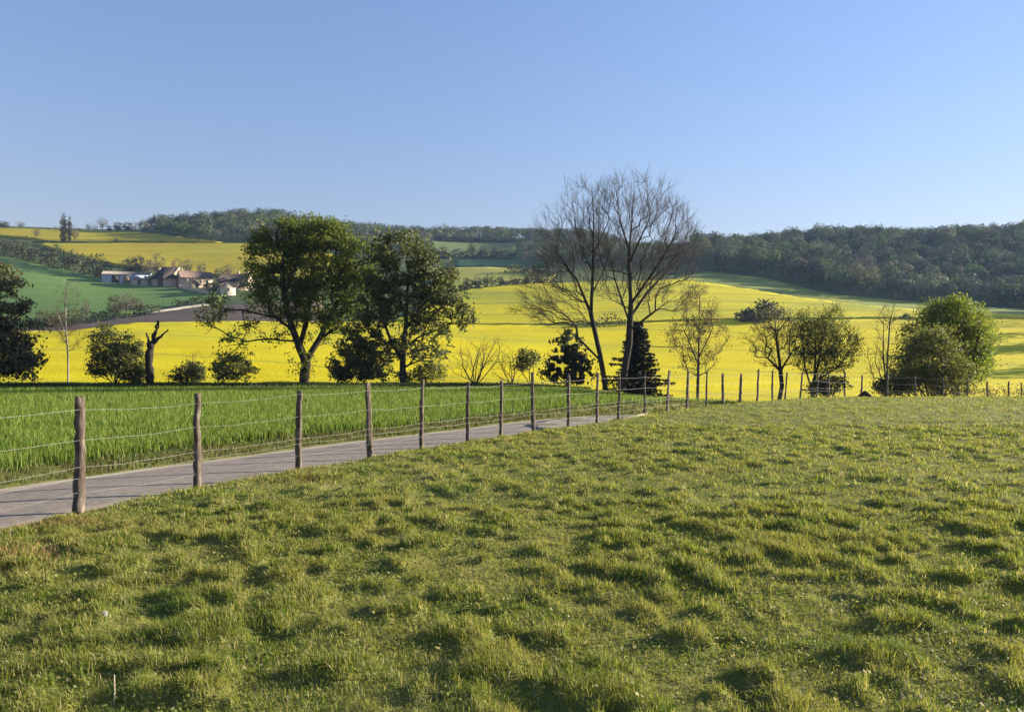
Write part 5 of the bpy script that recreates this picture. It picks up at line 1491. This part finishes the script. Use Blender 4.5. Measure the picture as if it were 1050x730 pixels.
# ------------------------------------------------------------------ light, air, camera
def build_light():
    w = bpy.data.worlds.new('World'); scene.world = w; w.use_nodes = True
    nt = w.node_tree; nt.nodes.clear()
    sky = nt.nodes.new('ShaderNodeTexSky'); sky.sky_type = 'NISHITA'; sky.sun_disc = False
    sky.sun_elevation = SUN_EL; sky.sun_rotation = SUN_AZ
    sky.altitude = 250; sky.air_density = 2.0; sky.dust_density = 0.0; sky.ozone_density = 8.0
    gam = N(nt, 'ShaderNodeGamma', Gamma=0.85); nt.links.new(sky.outputs[0], gam.inputs[0])
    bg = nt.nodes.new('ShaderNodeBackground'); bg.inputs[1].default_value = 0.09
    out = nt.nodes.new('ShaderNodeOutputWorld')
    nt.links.new(mix(nt, 1.0, gam.outputs[0], (1.2, 0.89, 1.0), 'MULTIPLY'), bg.inputs[0]); nt.links.new(bg.outputs[0], out.inputs[0])
    L = bpy.data.lights.new('sun', 'SUN'); L.energy = 5.0; L.angle = R(0.53); L.color = (1.0, 0.89, 0.72)
    o = bpy.data.objects.new('sun', L); COL.objects.link(o)
    d = Vector((math.sin(SUN_AZ) * math.cos(SUN_EL), math.cos(SUN_AZ) * math.cos(SUN_EL), math.sin(SUN_EL)))
    o.rotation_euler = d.to_track_quat('Z', 'Y').to_euler(); o.location = (60, 30, 60)
    cam = bpy.data.cameras.new('camera'); cam.sensor_width = 36; cam.lens = 36 * FPX / 1050; cam.clip_end = 9000; cam.clip_start = 0.05
    c = bpy.data.objects.new('camera', cam); COL.objects.link(c); c.location = (0, 0, EYE); c.rotation_euler = (math.pi / 2 + PITCH, 0, 0)
    scene.camera = c
    scene.view_settings.view_transform = 'Standard'; scene.view_settings.look = 'None'; scene.view_settings.gamma = 1.0; scene.view_settings.exposure = 1.65
    scene.view_settings.use_curve_mapping = False
    scene.cycles.use_denoising = True; scene.cycles.denoising_input_passes = 'RGB_ALBEDO_NORMAL'; scene.cycles.denoising_prefilter = 'ACCURATE'; scene.cycles.max_bounces = 5; scene.cycles.diffuse_bounces = 3; scene.cycles.transmission_bounces = 3; scene.cycles.volume_bounces = 0

HAZE = 0.00010
def build_haze():
    if not HAZE: return
    m, nt, out = mat_new('pale_air')
    v = N(nt, 'ShaderNodeVolumePrincipled'); v.inputs['Color'].default_value = (0.42, 0.62, 1.0, 1); v.inputs['Density'].default_value = HAZE; v.inputs['Anisotropy'].default_value = 0.2
    nt.links.new(v.outputs[0], out.inputs['Volume'])
    V = box_v(-3200, 3200, -420, 2450, -70, 175)
    o = link('haze', mesh_np('haze', V, BOX_F, m)); tag(o, 'thin bluish air over the whole valley', 'haze', kind='stuff')

build_light()
build_ground()
build_road()
build_entrance()
build_fields()
build_grass()
build_fence()
build_hero_trees()
build_far()
build_farm()
build_small()
build_haze()
